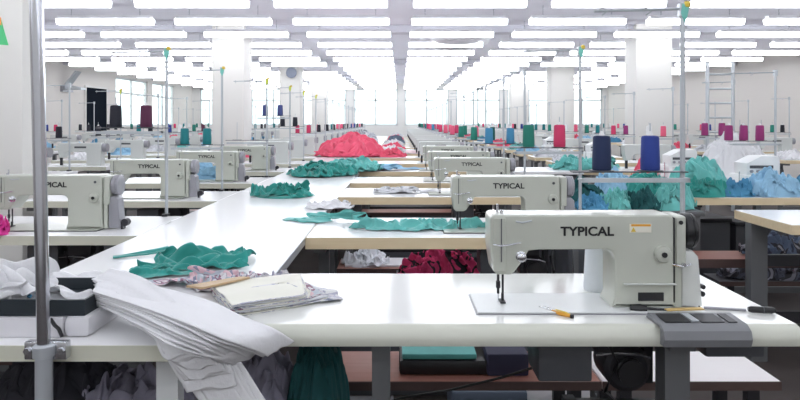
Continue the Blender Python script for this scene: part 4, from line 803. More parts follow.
CL['f'] = (36, 15, (
(
347,5,7,6,1,-18,-16,0,15,9,7,1,7,10,16,
-11,11,10,8,3,-24,-24,-8,8,17,18,13,10,9,10,
6,2,8,11,9,-23,-21,-13,-5,11,21,17,18,12,11,
7,5,8,8,3,-17,-15,-13,-13,-6,22,19,16,18,12,
-12,17,6,6,2,-2,-12,-19,-22,-9,20,21,18,13,12,
-18,3,16,19,13,4,-12,-28,-28,-2,19,20,14,7,12,
-12,-7,11,28,19,8,-15,-29,-22,6,17,20,6,2,11,
-4,-7,1,22,14,3,-10,-19,-11,9,17,14,1,5,8,
-8,-5,-3,9,11,4,-2,-10,0,10,3,7,2,7,7,
-17,-2,-5,3,11,8,0,1,2,0,-1,3,7,5,8,
-6,-8,-6,-3,11,5,2,3,0,-4,-2,3,6,4,7,
-11,-7,-5,-3,0,1,-1,-1,2,-4,0,6,5,8,11,
-19,-1,-2,-4,-4,-5,-1,0,-2,-2,1,9,10,11,15,
-17,-2,-6,-8,-3,-4,0,-5,-3,2,11,10,10,13,19,
-19,-5,-7,-6,0,-5,-4,-4,2,1,12,13,15,17,13,
-11,-2,-17,-8,3,6,-4,0,8,-7,2,9,15,16,15,
-8,-14,-17,-9,10,15,4,1,3,-6,-11,3,15,16,10,
-21,-19,-10,4,15,9,4,1,1,0,-4,-5,3,12,11,
-22,-17,0,13,12,0,5,0,-3,-3,-5,3,5,5,14,
-16,-1,6,1,-5,-5,4,4,2,-3,0,2,12,21,24,
-20,14,12,-2,-21,-19,4,13,9,1,1,7,15,24,30,
-23,14,15,17,-14,-26,0,11,8,1,7,13,17,19,27,
-25,16,15,17,27,-20,-10,10,9,2,8,16,14,13,21,
-17,14,15,19,22,22,-3,5,3,5,14,17,16,10,11,
-13,13,17,19,20,15,16,14,10,6,15,16,17,9,15,
-6,11,17,18,20,18,20,15,9,10,14,16,15,17,19,
-5,13,17,18,21,23,19,11,19,16,-2,8,23,19,8,
-4,16,20,19,21,14,21,12,11,18,-6,21,19,5,11,
-5,21,21,17,17,15,15,14,14,3,16,20,13,17,24,
16,12,17,13,9,16,14,8,7,14,22,19,15,21,24,
8,11,14,8,10,6,13,13,13,15,17,16,15,20,22,
-8,17,14,8,3,8,11,14,13,14,15,17,15,21,21,
-4,16,15,13,7,1,6,11,14,14,16,17,19,21,17,
-7,16,16,14,14,8,2,4,12,14,15,18,21,21,17,
-7,16,18,15,15,15,9,3,1,11,17,18,20,21,16,
-8,20,22,18,9,6,12,19,8,3,16,12,8,17,14,
),
(
237,13,7,13,-1,-1,-3,6,5,19,-3,21,24,23,16,
10,3,15,15,-7,-10,-5,4,12,0,12,17,27,27,17,
3,13,16,11,-8,-8,-6,2,4,2,10,14,17,20,15,
11,16,17,7,-9,-9,1,3,-1,-4,4,11,17,12,14,
3,17,18,11,-2,-3,4,-5,-13,-1,3,6,11,18,14,
1,11,19,18,15,7,-4,-15,-18,3,-2,5,20,17,1,
16,2,9,22,21,10,-7,-16,-13,5,-6,4,15,11,-11,
17,-1,2,17,16,11,0,-12,-6,4,2,-6,-1,3,-14,
20,-6,-1,8,12,12,8,-5,1,0,-13,-6,-2,-13,-9,
15,-5,-10,4,10,16,6,11,-1,-14,-11,-14,-9,-7,-13,
28,-16,-11,-9,5,14,10,11,-3,-17,-9,-10,-10,-13,-8,
16,-14,-13,-11,-11,-4,13,21,3,-17,-17,-10,-9,-9,4,
10,-9,-13,-8,-13,-12,7,18,3,-14,-20,-12,-10,-14,1,
13,-13,-4,-7,-2,-11,2,1,-3,-14,-15,-19,-15,-17,-9,
0,-6,-3,-6,-1,-9,-2,-2,-4,-14,-13,-22,-27,-7,3,
-6,-12,2,-2,-7,-9,0,-4,-8,-9,-4,-18,-27,-12,10,
-7,-5,-10,-8,-7,1,-4,-4,-9,-7,3,-15,-19,-17,1,
-11,-9,-10,-8,-3,8,-4,-7,-11,-11,-4,-11,-12,-5,-5,
-15,-9,-8,-2,-8,2,-4,-8,-9,-12,-9,-7,-8,-4,1,
-12,-10,-6,-4,-9,-8,-6,-4,-5,-11,-14,-6,-2,5,7,
-14,-11,-9,-7,-5,-7,-7,-5,-5,-10,-14,-5,5,6,6,
-14,-16,-12,-6,-2,-4,-6,1,-7,-13,-10,-5,0,-1,7,
-16,-19,-14,-4,-3,-2,-4,8,7,-10,-9,-5,-8,-11,8,
-27,-19,-12,-4,-1,1,-2,1,13,12,-2,-6,-8,-12,-6,
-32,-12,-9,-3,0,-7,0,9,15,12,-2,-7,-4,1,-6,
-24,-9,-8,0,1,-14,-1,4,8,11,-1,4,6,-1,-4,
-24,-7,-4,1,2,-7,-10,-12,-3,12,13,22,1,-8,-7,
-31,2,3,2,1,-5,-9,-4,-4,5,21,9,-2,12,22,
-21,5,5,8,0,-3,5,-15,0,16,-6,3,14,14,16,
-4,-2,4,7,3,2,7,-5,-5,-5,-11,5,14,11,15,
-15,5,0,5,3,-4,0,1,-2,-12,-8,3,8,3,10,
1,-12,-3,1,-2,-6,-3,4,-2,-14,-8,-1,1,-3,9,
-27,-7,-2,1,-2,-10,-5,1,-1,-12,-9,-4,-6,-6,6,
-22,-2,-1,1,2,-3,-8,-9,-6,-7,-8,-6,-9,-8,2,
-19,-2,3,3,3,-1,-5,-12,-18,-11,-4,-6,-6,3,13,
-18,3,1,4,-1,-2,-7,0,-12,-20,-8,0,17,13,19,
),
(
134,2,-5,-5,-29,-22,-21,-6,-9,-12,23,14,18,23,-6,
-1,-10,-6,4,-10,-16,-17,-24,-21,-22,-1,25,28,22,25,
-12,6,-3,-7,-9,-6,-9,-21,-27,-32,-6,10,21,19,28,
-10,19,3,-5,-21,-10,0,-9,-26,-36,-9,3,5,8,22,
2,1,6,3,-16,-15,0,1,-21,-43,-10,7,12,-3,12,
28,-17,-14,0,2,-11,-10,1,-25,-40,0,11,13,-6,-18,
9,-6,-26,-12,4,-5,-14,-1,-18,-19,5,0,-6,-27,-13,
-4,-6,-22,-12,-2,-2,-13,0,-14,-17,4,-6,-11,-33,3,
0,-2,-22,-11,-9,1,-13,-13,-14,-23,-5,9,-24,-17,17,
-17,16,-1,-18,-25,2,-20,-17,-26,-20,22,-15,-10,-12,3,
-31,22,16,-12,-11,-15,-22,-23,-15,-15,22,-24,-17,2,17,
-34,31,15,-2,-4,-15,-19,-15,-26,5,10,-17,-7,1,2,
-12,26,4,1,1,4,-22,-16,-25,10,-2,-13,8,8,-10,
-14,13,5,-5,16,14,-22,-23,-24,2,-7,1,16,4,-1,
-26,16,16,7,15,3,-21,-21,-20,-6,8,4,9,-14,13,
-1,16,24,21,6,-13,-22,-17,-12,-6,-7,7,20,-16,-4,
-4,31,31,22,-3,-28,-21,-15,-4,-6,-3,-4,21,3,-22,
7,38,27,13,-14,-36,-18,1,12,1,-12,-5,11,-5,10,
1,37,20,2,-8,-19,-6,-4,11,11,-7,3,-8,-19,-16,
-8,20,18,13,15,9,-5,-12,-9,9,5,-9,1,-11,-5,
7,-10,10,18,23,23,8,-7,-10,-4,0,-5,2,-3,8,
-3,1,-6,2,20,21,14,-1,-4,-6,-4,-1,7,8,-8,
-9,9,-1,-5,-1,14,8,6,6,7,-3,0,5,9,8,
0,6,0,-3,-2,2,14,9,-5,-3,4,1,4,11,25,
6,0,-1,0,8,-12,12,13,7,-16,-7,-6,9,26,23,
4,-9,5,8,13,-15,0,12,-1,7,-14,3,15,19,-4,
-2,-5,5,10,1,17,-17,-19,0,10,28,6,12,0,-25,
-6,10,-4,3,1,25,-15,-13,7,4,24,14,-11,-18,-9,
9,-3,-2,11,-5,14,-8,1,10,12,24,-18,-24,-21,-3,
-8,11,-6,13,-10,-2,-4,9,16,18,2,-16,-23,-9,-3,
7,-7,7,11,2,-13,-5,-3,8,13,11,-2,-23,-9,5,
-11,6,3,2,17,12,1,-5,-7,-2,13,-12,-18,3,-12,
5,3,2,-6,6,15,12,0,-3,0,-2,-13,-4,9,-19,
-2,7,-4,-3,-2,6,16,9,-1,-8,-4,-3,8,2,-19,
-2,12,-4,0,2,-4,2,11,1,3,-3,0,-2,-12,-6,
-1,0,0,0,14,-14,5,-5,0,1,-1,0,-1,1,-1,
),
))
GRIDS = {}
def grid(k):            # folded cloth surfaces as vertex grids: differences along each row, then x, y in 0..400, z in 0..150
    if k in GRIDS: return GRIDS[k]
    nx, ny, D = CL[k]; axes = []
    for q in D:
        o = []
        for i in range(nx*ny):
            o.append(q[i]+(o[-1] if i % ny else (o[i-ny] if i else 0)))
        axes.append(o)
    P_ = [(axes[0][i]/400-.5, axes[1][i]/400-.5, axes[2][i]/150) for i in range(nx*ny)]
    GRIDS[k] = (nx, ny, None, P_); return GRIDS[k]
def heap(name, loc, rx, ry, h, m, label, cat, seed=0, rot=0, freq=0, group=None, irr=0, flat=0, rings=0, segs=0, kind=None, layers=None, parent=None, sub=1):
    rn = random.Random(seed*13+1); bm = bmesh.new(); so = Vector((seed*3.3, seed, 2))
    hl = min(h, .085 if max(rx, ry) < .3 else .11); hb = max(0, h-hl*.75)
    if hb < .02: hb = 0; hl = h
    def dome(x, y):
        if not hb: return 0
        a = math.atan2(y/ry, x/rx); R = .95+.22*noise.noise(Vector((math.cos(a)*1.5, math.sin(a)*1.5, 0))+so)
        r = math.hypot(x/rx, y/ry)/R
        return hb*max(0, 1-r*r)**.75*(.92+.22*noise.noise(Vector((x*5, y*5, 0))+so))
    if layers is None: layers = 1 if not hb else max(3, min(9, int(rx*ry/.009)))
    c_, s_ = math.cos(rot), math.sin(rot)
    if hb:
        V = []
        for i in range(13):
            row = []
            for j in range(36):
                a = 2*PI*j/36; x, y = .93*i/12*rx*math.cos(a), .93*i/12*ry*math.sin(a)
                row.append(bm.verts.new((x*c_-y*s_, x*s_+y*c_, max(.001, dome(x, y)+.004)*(1 if i < 12 else 0))))
                if i == 0: break
            V.append(row)
        for i in range(12):
            for j in range(36):
                k = (j+1) % 36
                if i == 0: bm.faces.new((V[0][0], V[1][j], V[1][k]))
                else: bm.faces.new((V[i][j], V[i+1][j], V[i+1][k], V[i][k]))
    for q in range(layers):
        asp = max(rx, ry)/min(rx, ry)
        if kind and q == 0: k = kind
        elif layers == 1: k = rn.choice('ef') if asp > 2.6 else rn.choice('abc')
        else: k = 'acbadbcab'[(q+seed) % 9]
        nx, ny, ext, G = grid(k)
        if layers == 1: sx, sy, ox, oy, th, sz, oz = 2.08*rx, 2.08*ry, 0, 0, 0, hl, .001
        else:
            f = .74 if q else .92
            a = 2*PI*q/(layers-1)+rn.uniform(-.4, .4); rr = 0 if q == 0 else rn.uniform(.42, .58)
            mx_ = max(rx, ry)
            sx, sy = 2*rx*f*rn.uniform(.85, 1.15), 2*ry*f*rn.uniform(.85, 1.15)
            ox, oy, th, sz, oz = rr*rx*math.cos(a), rr*ry*math.sin(a), rn.uniform(-.5, .5), hl*rn.uniform(.8, 1.1), .002+.004*q
        fx, fy = rn.choice((1, -1)), rn.choice((1, -1))
        ct, st = math.cos(th), math.sin(th); VV = []
        for (x, y, z) in G:
            x, y = x*sx*fx, y*sy*fy
            x, y = x*ct-y*st+ox, x*st+y*ct+oy
            d = math.hypot(x/rx, y/ry)
            if d > 1.12: x *= 1.12/d; y *= 1.12/d
            VV.append(bm.verts.new((x*c_-y*s_, x*s_+y*c_, z*sz+oz*min(1, dome(x, y)*30+.2)+dome(x, y))))
        for i in range(nx-1):
            for j in range(ny-1):
                qd = (VV[i*ny+j], VV[(i+1)*ny+j], VV[(i+1)*ny+j+1], VV[i*ny+j+1])
                bm.faces.new(qd if fx*fy > 0 else qd[::-1])
    me = bpy.data.meshes.new(name); bm.to_mesh(me); bm.free()
    me.materials.append(m); me.shade_smooth()
    o = bpy.data.objects.new(name, me); COL.objects.link(o); o.location = loc
    if sub:
        sb = o.modifiers.new('smooth', 'SUBSURF'); sb.levels = sub; sb.render_levels = sub
    if parent: o.parent = parent
    if label: tag(o, label, cat, group)
    return o
def cr(pts, t):
    n = len(pts)-1; x = t*n; i = min(int(x), n-1); f = x-i
    p0, p1, p2, p3 = pts[max(i-1, 0)], pts[i], pts[i+1], pts[min(i+2, n)]
    return .5*((2*p1)+(p2-p0)*f+(2*p0-5*p1+4*p2-p3)*f*f+(3*p1-p0-3*p2+p3)*f**3)
def sheet(name, L, R, m, label=None, cat=None, group=None, amp=.006, folds=2.2, seed=0, th=.0015, nu=36, nv=14, zmin=None, parent=None, jag=.0):
    L = [Vector(p) for p in L]; R = [Vector(p) for p in R]; so = Vector((seed*5.1, seed*2.3, seed))
    bm = bmesh.new(); V = []
    for i in range(nu+1):
        u = i/nu
        a, b = cr(L, u), cr(R, u); row = []
        for j in range(nv+1):
            v = j/nv
            uu = u
            if jag and u > .5: uu = u + jag*noise.noise(Vector((v*3, 0, 0))+so)*(u-.5)*2
            p = cr(L, min(1, max(0, uu))).lerp(cr(R, min(1, max(0, uu))), v)
            d = amp*(noise.noise(Vector((v*folds, u*.8, 0))+so)+.5*noise.noise(Vector((v*folds*2.3, u*2, 4))+so))*2
            p = p+Vector((0, -.35*d, d))
            if zmin is not None:
                zz = zmin(p.x, p.y)
                if p.z < zz: p.z = zz
            row.append(bm.verts.new(p))
        V.append(row)
    for i in range(nu):
        for j in range(nv): bm.faces.new((V[i][j], V[i+1][j], V[i+1][j+1], V[i][j+1]))
    bmesh.ops.recalc_face_normals(bm, faces=bm.faces[:])
    me = bpy.data.meshes.new(name); bm.to_mesh(me); bm.free(); me.materials.append(m); me.shade_smooth()
    o = bpy.data.objects.new(name, me); COL.objects.link(o)
    md = o.modifiers.new('thickness', 'SOLIDIFY'); md.thickness = th; md.offset = 0; md.use_even_offset = False
    if parent: o.parent = parent
    if label: tag(o, label, cat, group)
    return o

# ------------------------------------------------------------------ setting
XL, XR, YB, YN, CH = -8.2, 8.2, 25.0, -4.0, 2.78
def struct(o): o['kind'] = 'structure'; return o
fm = mat('floor_vinyl', (.06, .048, .045), .62, var=.25, vscale=6)
struct(MB().box(XL, XR, YN, YB, -.1, 0).build('floor', fm))
struct(MB().box(XL, XR, YN, YB, CH, CH+.1).build('ceiling', M_ceil))
struct(MB().box(XR, XR+.15, YN, YB, 0, CH).build('wall_right', M_wall_beige))
struct(MB().box(XL, XR, YN-.15, YN, 0, CH).build('wall_front', M_wall))
# left wall with windows between Y 18.5 and 24.5
def wall_x(name, x0, x1, ya, yb, wins, m, z0, z1):
    b = MB()
    ys = [ya]+[v for w in wins for v in w]+[yb]
    for i in range(0, len(ys), 2): b.box(x0, x1, ys[i], ys[i+1], 0, CH)
    for w in wins: b.box(x0, x1, w[0], w[1], 0, z0); b.box(x0, x1, w[0], w[1], z1, CH)
    return struct(b.build(name, m))
WZ0, WZ1 = 1.12, 2.58
lw = [(18.3, 20.6), (21.0, 23.0)]
wall_x('wall_left', XL-.15, XL, YN, YB, lw, M_wall_beige, WZ0, WZ1)
bw = []
x = -7.9
while x < 7.6:
    bw.append((x, min(x+1.75, 8.1))); x += 2.02
b = MB(); xs = [XL]+[v for w in bw for v in w]+[XR]
for i in range(0, len(xs), 2): b.box(xs[i], xs[i+1], YB, YB+.15, 0, CH)
for w in bw: b.box(w[0], w[1], YB, YB+.15, 0, WZ0); b.box(w[0], w[1], YB, YB+.15, WZ1, CH)
struct(b.build('wall_back', M_wall))
k = 0
for w in bw:
    k += 1
    f = MB()
    x0, x1 = w; y0, y1 = YB+.03, YB+.08
    for a, c in ((x0, x0+.06), (x1-.06, x1), ((x0+x1)/2-.03, (x0+x1)/2+.03)): f.box(a, c, y0, y1, WZ0, WZ1)
    f.box(x0, x1, y0, y1, WZ0, WZ0+.06); f.box(x0, x1, y0, y1, WZ1-.06, WZ1); f.box(x0, x1, y0, y1, 2.1, 2.15)
    o = struct(f.build('window_%d' % k, M_frame))
    g = MB().box(x0+.01, x1-.01, YB+.05, YB+.056, WZ0+.01, WZ1-.01).build('pane', M_glass, o)
for w in lw:
    k += 1
    f = MB(); y0, y1 = w; x0, x1 = XL-.08, XL-.03
    for a, c in ((y0, y0+.06), (y1-.06, y1), ((y0+y1)/2-.03, (y0+y1)/2+.03)): f.box(x0, x1, a, c, WZ0, WZ1)
    f.box(x0, x1, y0, y1, WZ0, WZ0+.06); f.box(x0, x1, y0, y1, WZ1-.06, WZ1); f.box(x0, x1, y0, y1, 2.1, 2.15)
    o = struct(f.build('window_%d' % k, M_frame))
    MB().box(XL-.056, XL-.05, y0+.01, y1-.01, WZ0+.01, WZ1-.01).build('pane', M_glass, o)
# ceiling beams across and lengthwise
for i, y in enumerate((4.3, 9.9, 15.4, 20.9)):
    struct(MB().box(XL, XR, y, y+.25, 2.66, CH, .01).build('trim_%d' % (i+1), M_beam))
# columns
NC = 0
colY = [4.0, 9.8, 15.3, 20.8]
for xc, w in ((-2.66, .50), (3.93, .56)):
    for y in colY:
        if y < 5: continue
        NC += 1
        struct(MB().box(xc-w/2, xc+w/2, y, y+.5, 0, CH, .012).build('trim_%d' % (NC+4), M_colm))
# near left column is wider to the left
struct(MB().box(-4.2, -2.44, 4.10, 4.35, 0, CH, .01).build('trim_12', M_colm))

# ------------------------------------------------------------------ ceiling lights
def make_light():
    r = empty('ceiling_light', (0, 0, 0), '', 'light', 'fluorescent tube lights in rows across the ceiling')
    MB().box(-.6, .6, -.05, .05, .035, .085, .008).build('housing', M_lamph, r)
    b = MB().prism([(-.052, .038), (-.046, -.005), (-.026, -.032), (.026, -.032), (.046, -.005), (.052, .038)], 'x', -.62, .62)
    b.build('diffuser', M_lamp, r, smooth=False)
    for xx in (-.45, .44): MB().box(xx, xx+.01, -.005, .005, .08, CH-2.56).build('suspension_rod', M_steel, r)
    return r
LP = make_light(); LS = snapshot(LP)
first = True
yy = 6.99-1.235*8
row = 0
vis = 0
while yy < YB-.3:
    n = 0
    vv = yy > 6.8
    if vv: vis += 1
    for c in range(-5, 6):
        x = -.76+1.53*c
        if abs(x) > 7.5: continue
        bad = any(abs(yy-(cy+.25)) < .33 and (abs(x-xc) < .9) for cy in colY for xc in (-2.66, 3.93))
        if bad: continue
        n += 1
        where = 'overhead near the camera, above the picture'
        if vv: lab = 'white tube light, %s from left in the %s ceiling row back' % (ORD[n-1], ORD[vis-1])
        else: lab = 'white tube light above the camera, %s from left in %s strip' % (ORD[n-1], ORD[row])
        if first: LP.location = (x, yy, 2.56); LP['label'] = lab; first = False
        else: copy_snap(LS, (x, yy, 2.56), lab)
    yy += 1.235; row += 1

# ------------------------------------------------------------------ tables
def rounded_top(x0, x1, y0, y1, z1, th, r=.012):
    pts = [(y0+r, z1), (y0+r*.3, z1-r*.3), (y0, z1-r), (y0+.002, z1-th+.006), (y0+.008, z1-th), (y1, z1-th), (y1, z1)]
    return pts
def make_table(w, d, front_mat, top_mat, th=.04, round_front=False, legw=.045):
    r = empty('sewing_table', (0, 0, 0), '', 'table', None)
    b = MB()
    if round_front:
        rr = .032
        pts = [(rr*.95, TZ-.0001), (rr*.62, TZ-.003), (rr*.3, TZ-.010), (.003, TZ-.02), (0, TZ-.03), (.004, TZ-th)]
        b.prism([(rr, TZ), (rr, TZ-th), (d, TZ-th), (d, TZ)], 'x', 0, w)
        MB().prism(pts+[(rr-.0002, TZ-th), (rr-.0002, TZ)], 'x', 0, w).build('edge_band', front_mat, r)
    else:
        b.box(0, w, 0.003, d, TZ-th, TZ, .003, 1)
    t = b.build('tabletop', top_mat, r)
    if not round_front:
        MB().box(-.002, w+.001, 0, .0032, TZ-th+.001, TZ-.002).box(-.0025, .0005, 0.002, d-.002, TZ-th+.001, TZ-.002).build('edge_band', front_mat, r)
    for x in (.03, w-.03-legw):
        l = MB().box(x, x+legw, d*.35, d*.35+.05, .04, TZ-th)
        l.box(x, x+legw, .03, d-.03, 0, .045, .004).box(x-.002, x+legw+.002, .04, d-.04, TZ-th-.025, TZ-th)
        l.build('leg', M_greypaint, r)
    MB().box(.05, w-.05, d*.35+.01, d*.35+.04, .12, .16).build('crossbar', M_greypaint, r)
    return r
# front right table (built on its own), with custom legs
FT = make_table(1.345, .535, mat('cream_rounded_edge', (.62, .63, .55), .3), M_lam_front, .045, True, .045)
for c in kids(FT):
    if c.name.startswith(('leg', 'crossbar')): bpy.data.objects.remove(c)
for px0, px1 in ((372, 390), (665, 690)):
    x0, x1 = XP(px0, 1.56)+.395, XP(px1, 1.56)+.395
    MB().box(x0, x1, .07, .13, .045, TZ-.045).box(x0, x1, .03, .5, 0, .045, .004).box(x0, x1, .04, .49, TZ-.07, TZ-.045).build('leg', M_greypaint, FT)
MB().box(.36, 1.06, .085, .115, .12, .16).build('crossbar', M_greypaint, FT)
FT.location = (-.395, 1.49, 0); FT['label'] = 'white sewing table with rounded cream front edge, nearest, under the large sewing machine'
TA = make_table(1.345, .55, M_ply, M_lam, .05)      # line A with plywood edge
SA = snapshot(TA)
TB = make_table(1.22, .56, M_edge, M_lam, .042)
SB = snapshot(TB)
A_f = [1.49, 2.657, 4.09, 5.03]; y = 6.2
while y < 21.5: A_f.append(y); y += 1.15
B_f = [1.376, 2.70, 3.88, 5.0]; y = 6.17
while y < 21.5: B_f.append(y); y += 1.15
C_f = [2.98]; y = 4.05
while y < 21.5: C_f.append(y); y += 1.15
D_f = []; y = 5.7
while y < 21.5: D_f.append(y); y += 1.15
E_f = []; y = 6.9
while y < 21.5: E_f.append(y); y += 1.15
def colhit(x0, x1, y0, y1):
    for xc, w in ((-2.66, .5), (3.93, .56)):
        for cy in colY:
            if x0 < xc+w/2+.01 and x1 > xc-w/2-.01 and y0 < cy+.51 and y1 > cy-.01: return True
    return x0 < -2.9 and x1 > -4.2 and y0 < 4.51 and y1 > 3.99
LINES = dict(
    A=('just right of the white runner', A_f), B=('just left of the white runner', B_f),
    C=('right of the aisle', C_f), D=('in the second line left', D_f),
    E=('in the far right line', E_f), G=('in the far left line', D_f))
GX = dict(A=-.395, B=-2.337, C=1.845, D=-4.4, E=4.9, G=-6.9)
firstT = {'A': True, 'B': True, 'C': True}
TC = make_table(1.25, .52, M_ply, M_lam, .048); SCt = snapshot(TC)
for L, (where, ff) in LINES.items():
    for i, y in enumerate(ff):
        if L == 'A' and i == 0: continue
        if L == 'B' and i == 0: continue
        if L == 'C' and i == 0: continue
        sn = SA if L in 'A' else (SCt if L in 'CE' else SB)
        key = 'A' if L in 'A' else ('C' if L in 'CE' else 'B')
        lab = 'white sewing table%s, %s row back %s' % (' with tan edge' if L == 'A' else '', ORD[i], where)
        if firstT[key]:
            o = sn[0]; o.location = (GX[L], y, 0); o['label'] = lab; firstT[key] = False; o['group'] = 'sewing tables in rows'
        else: copy_snap(sn, (GX[L], y, 0), lab, 'sewing tables in rows')
# near left table
r = empty('work_table', (-2.0, 1.376, 0), 'white worktable with cream edge under the draped white cut cloth, nearest on the left', 'table')
MB().box(0, 1.597, .003, .60, TZ-.037, TZ, .004).build('tabletop', M_lam, r)
MB().box(0, 1.597, 0, .0032, TZ-.036, TZ-.002).build('edge_band', M_edge, r)
MB().box(1.232, 1.2345, -.0015, .0005, TZ-.036, TZ-.003).build('edge_seam', M_greypaint, r)
for x in (.1, 1.44):
    MB().box(x, x+.05, .08, .12, 0, TZ-.037).box(x, x+.05, .04, .56, 0, .04).build('leg', M_white_enamel if x > 1 else M_greypaint, r)
r = make_table(1.25, .515, M_ply, M_lam, .048); r.location = (1.845, 2.98, 0)
r['label'] = 'white table with tan edge on a thick grey post, nearest right of the aisle'
for c in kids(r):
    if c.name.startswith(('leg', 'crossbar')): bpy.data.objects.remove(c)
for x in (.005, 1.1): MB().box(x, x+.088, .36, .42, .0, TZ-.048, .004).build('leg', M_greypaint, r)
MB().box(.093, 1.1, .375, .405, .50, .56).box(.093, 1.1, .375, .405, .20, .26).build('crossbar', M_dark, r)
# central runner made of joined units
y = 2.0; i = 0
while y < 21.6:
    w = min(2.4, 21.8-y)
    r = empty('runner_table', (-1.113, y, 0), 'long smooth white worktable in the central runner, %s section from the front' % ORD[i], 'table', 'white tables joined into the central runner')
    MB().box(.004, .712, .002, w-.002, TZ-.03, TZ+.002, .002, 1).build('tabletop', M_lam, r)
    for xx in (0, .712): MB().box(xx, xx+.004, .002, w-.002, TZ-.03, TZ).build('edge_trim', M_stand, r)
    for x in (.05, .63):
        for yy in (.1, w-.14): MB().box(x, x+.04, yy, yy+.04, 0, TZ-.03).build('leg', M_greypaint, r)
    y += w; i += 1

# ------------------------------------------------------------------ sewing machine (origin: table top, arm front left)
def make_machine(wheel_mat, detail=True, body=M_enamel, label=''):
    r = empty('sewing_machine', (0, 0, TZ), label, 'sewing machine')
    def arc(cx, cz, rad, a0, a1, n=5): return [(cx+rad*math.cos(math.radians(a0+(a1-a0)*i/n)), cz+rad*math.sin(math.radians(a0+(a1-a0)*i/n))) for i in range(n+1)]
    # bed
    MB().box(-.036, .475, -.04, .145, 0, .002).build('bed_gasket', M_grey_wheel if detail else M_dark, r)
    MB().box(-.033, .472, -.037, .142, .002, .006, .0015, 1).build('bed', body if not detail else M_white_enamel, r)
    pts = [(.004, .228)]+arc(.018, .231, .014, 180, 90, 4)+[(.06, .2445), (.30, .2445)]+arc(.462, .2295, .016, 90, 0, 4)+\
        [(.479, .03), (.484, .012), (.484, .0062), (.318, .0062), (.318, .014), (.325, .03), (.325, .125)]+arc(.301, .132, .024, 0, 90, 4)[1:]+[(.13, .155), (.103, .152), (.092, .132), (.066, .096), (.056, .0905), (.022, .0905), (.013, .10), (.004, .16)]
    MB().prism(pts, 'y', 0, .105, .009, 3).build('body', body, r)
    MB().box(.482, .511, .004, .101, .112, .2415, .009, 3).box(.484, .500, .01, .095, .0062, .115).build('end_cap', body, r)
    MB().lathe([(.018, 0), (.042, .001), (.046, .005), (.0465, .020), (.044, .023), (.0465, .026), (.045, .032), (.038, .035), (.020, .033), (0, .033)], (.512, .05, .197), 'x', 26).build('handwheel', wheel_mat, r)
    MB().prism([(.503, .0062), (.556, .0062), (.546, .135), (.532, .150), (.512, .150), (.503, .135)], 'y', .012, .075, .006, 2).build('belt_cover', M_grey_wheel if not detail else M_enamel2, r)
    d = MB().lathe([(.022, 0), (.022, -.006), (.019, -.012), (.010, -.014), (0, -.014)], (.446, -.0, .145), 'y', 22).build('stitch_dial', body, r)
    MB().lathe([(.007, 0), (.007, -.004), (0, -.004)], (.446, -.0138, .145), 'y', 12).build('dial_centre', M_black, d)
    # needle bar, presser
    nb = MB().cyl((.032, .05, .03), .0035, .064, 'z', 8).cyl((.032, .05, .045), .006, .018, 'z', 8).build('needle_bar', M_dark, r)
    MB().cyl((.032, .05, .0065), .0012, .026, 'z', 6).build('needle', M_steel, nb)
    MB().cyl((.045, .055, .014), .003, .08, 'z', 8).box(.036, .050, .035, .07, .007, .011).box(.041, .047, .05, .058, .010, .03).build('presser_foot', M_dark, r)
    MB().cyl((.03, .05, .2445), .0035, .022, 'z', 8).cyl((.038, .03, .2445), .005, .009, 'z', 10).build('presser_adjuster', M_steel, r)
    MB().lathe([(.013, 0), (.013, -.003), (.005, -.006), (.005, -.012), (.012, -.014), (.012, -.018), (.006, -.022), (0, -.022)], (.082, 0, .139), 'y', 18).build('tension_dial', M_steel, r)
    fp = MB().box(.012, .044, -.004, .001, .10, .238, .0015, 1).build('face_plate', body, r)
    MB().box(.0305, .0335, -.0062, -.0035, .125, .236).build('thread_slot', M_greypaint, fp)
    MB().tube([(.012, -.004, .170), (.03, -.012, .168), (.052, -.010, .170), (.082, -.003, .174)], .0022, 6).build('thread_guide', M_steel, r)
    MB().tube([(.07, -.001, .228), (.085, -.004, .226), (.11, -.001, .230)], .0025, 6).build('arm_guide', M_stand, r)
    if detail:
        MB().prism([(.345, -.004), (.478, -.004), (.478, -.013), (.345, -.010)], 'z', .067, .071, .0012, 1).build('reverse_lever', M_enamel2, r)
        MB().box(.384, .450, -.002, .004, .024, .046, .001, 1).build('indicator_panel', M_dark, r)
        st = MB().box(.362, .418, -.0015, .002, .200, .222).build('warning_sticker', M_stick, r)
        MB().box(.366, .416, -.0022, -.001, .216, .2215).build('sticker_heading', M_orange, st)
        MB().prism([(.365, .202), (.378, .202), (.3715, .214)], 'y', -.0024, -.001).build('warning_triangle', M_yellow, st)
        MB().box(.4755, .478, -.001, .03, .02, .238).build('seam', M_dark, r)
        MB().cyl((.495, .003, .225), .0055, -.003, 'y', 12).build('oil_plug', M_black, r)
        MB().tube([(.520, -.0, .118), (.50, -.006, .114), (.485, -.008, .116), (.47, -.004, .119)], .003, 6).cyl((.50, .0, .118), .005, -.009, 'y', 10).build('thread_finger', M_steel, r)
        MB().box(.555, .558, .03, .036, .0, .06).cyl((.560, .02, .036), .007, .02, 'y', 12).cyl((.562, .02, .054), .006, .015, 'y', 12).build('bobbin_winder', M_black, r)
    else:
        MB().box(.555, .565, .02, .05, 0, .035).cyl((.572, .02, .03), .017, .03, 'y', 12).build('bobbin_winder', M_dark, r)
        MB().cyl((.45, -.001, .215), .006, -.003, 'y', 10).build('oil_plug', M_grey_pl, r)
    text_mesh('lettering', 'TYPICAL', .138, .0245, M_black, r, (.184, -.0005, .191))
    return r
MF = make_machine(M_black, True, label='large cream sewing machine with black handwheel, nearest, centre right')
MF.location = (.228, 1.63, TZ)
MN = make_machine(M_grey_wheel, False); SN_ = snapshot(MN)
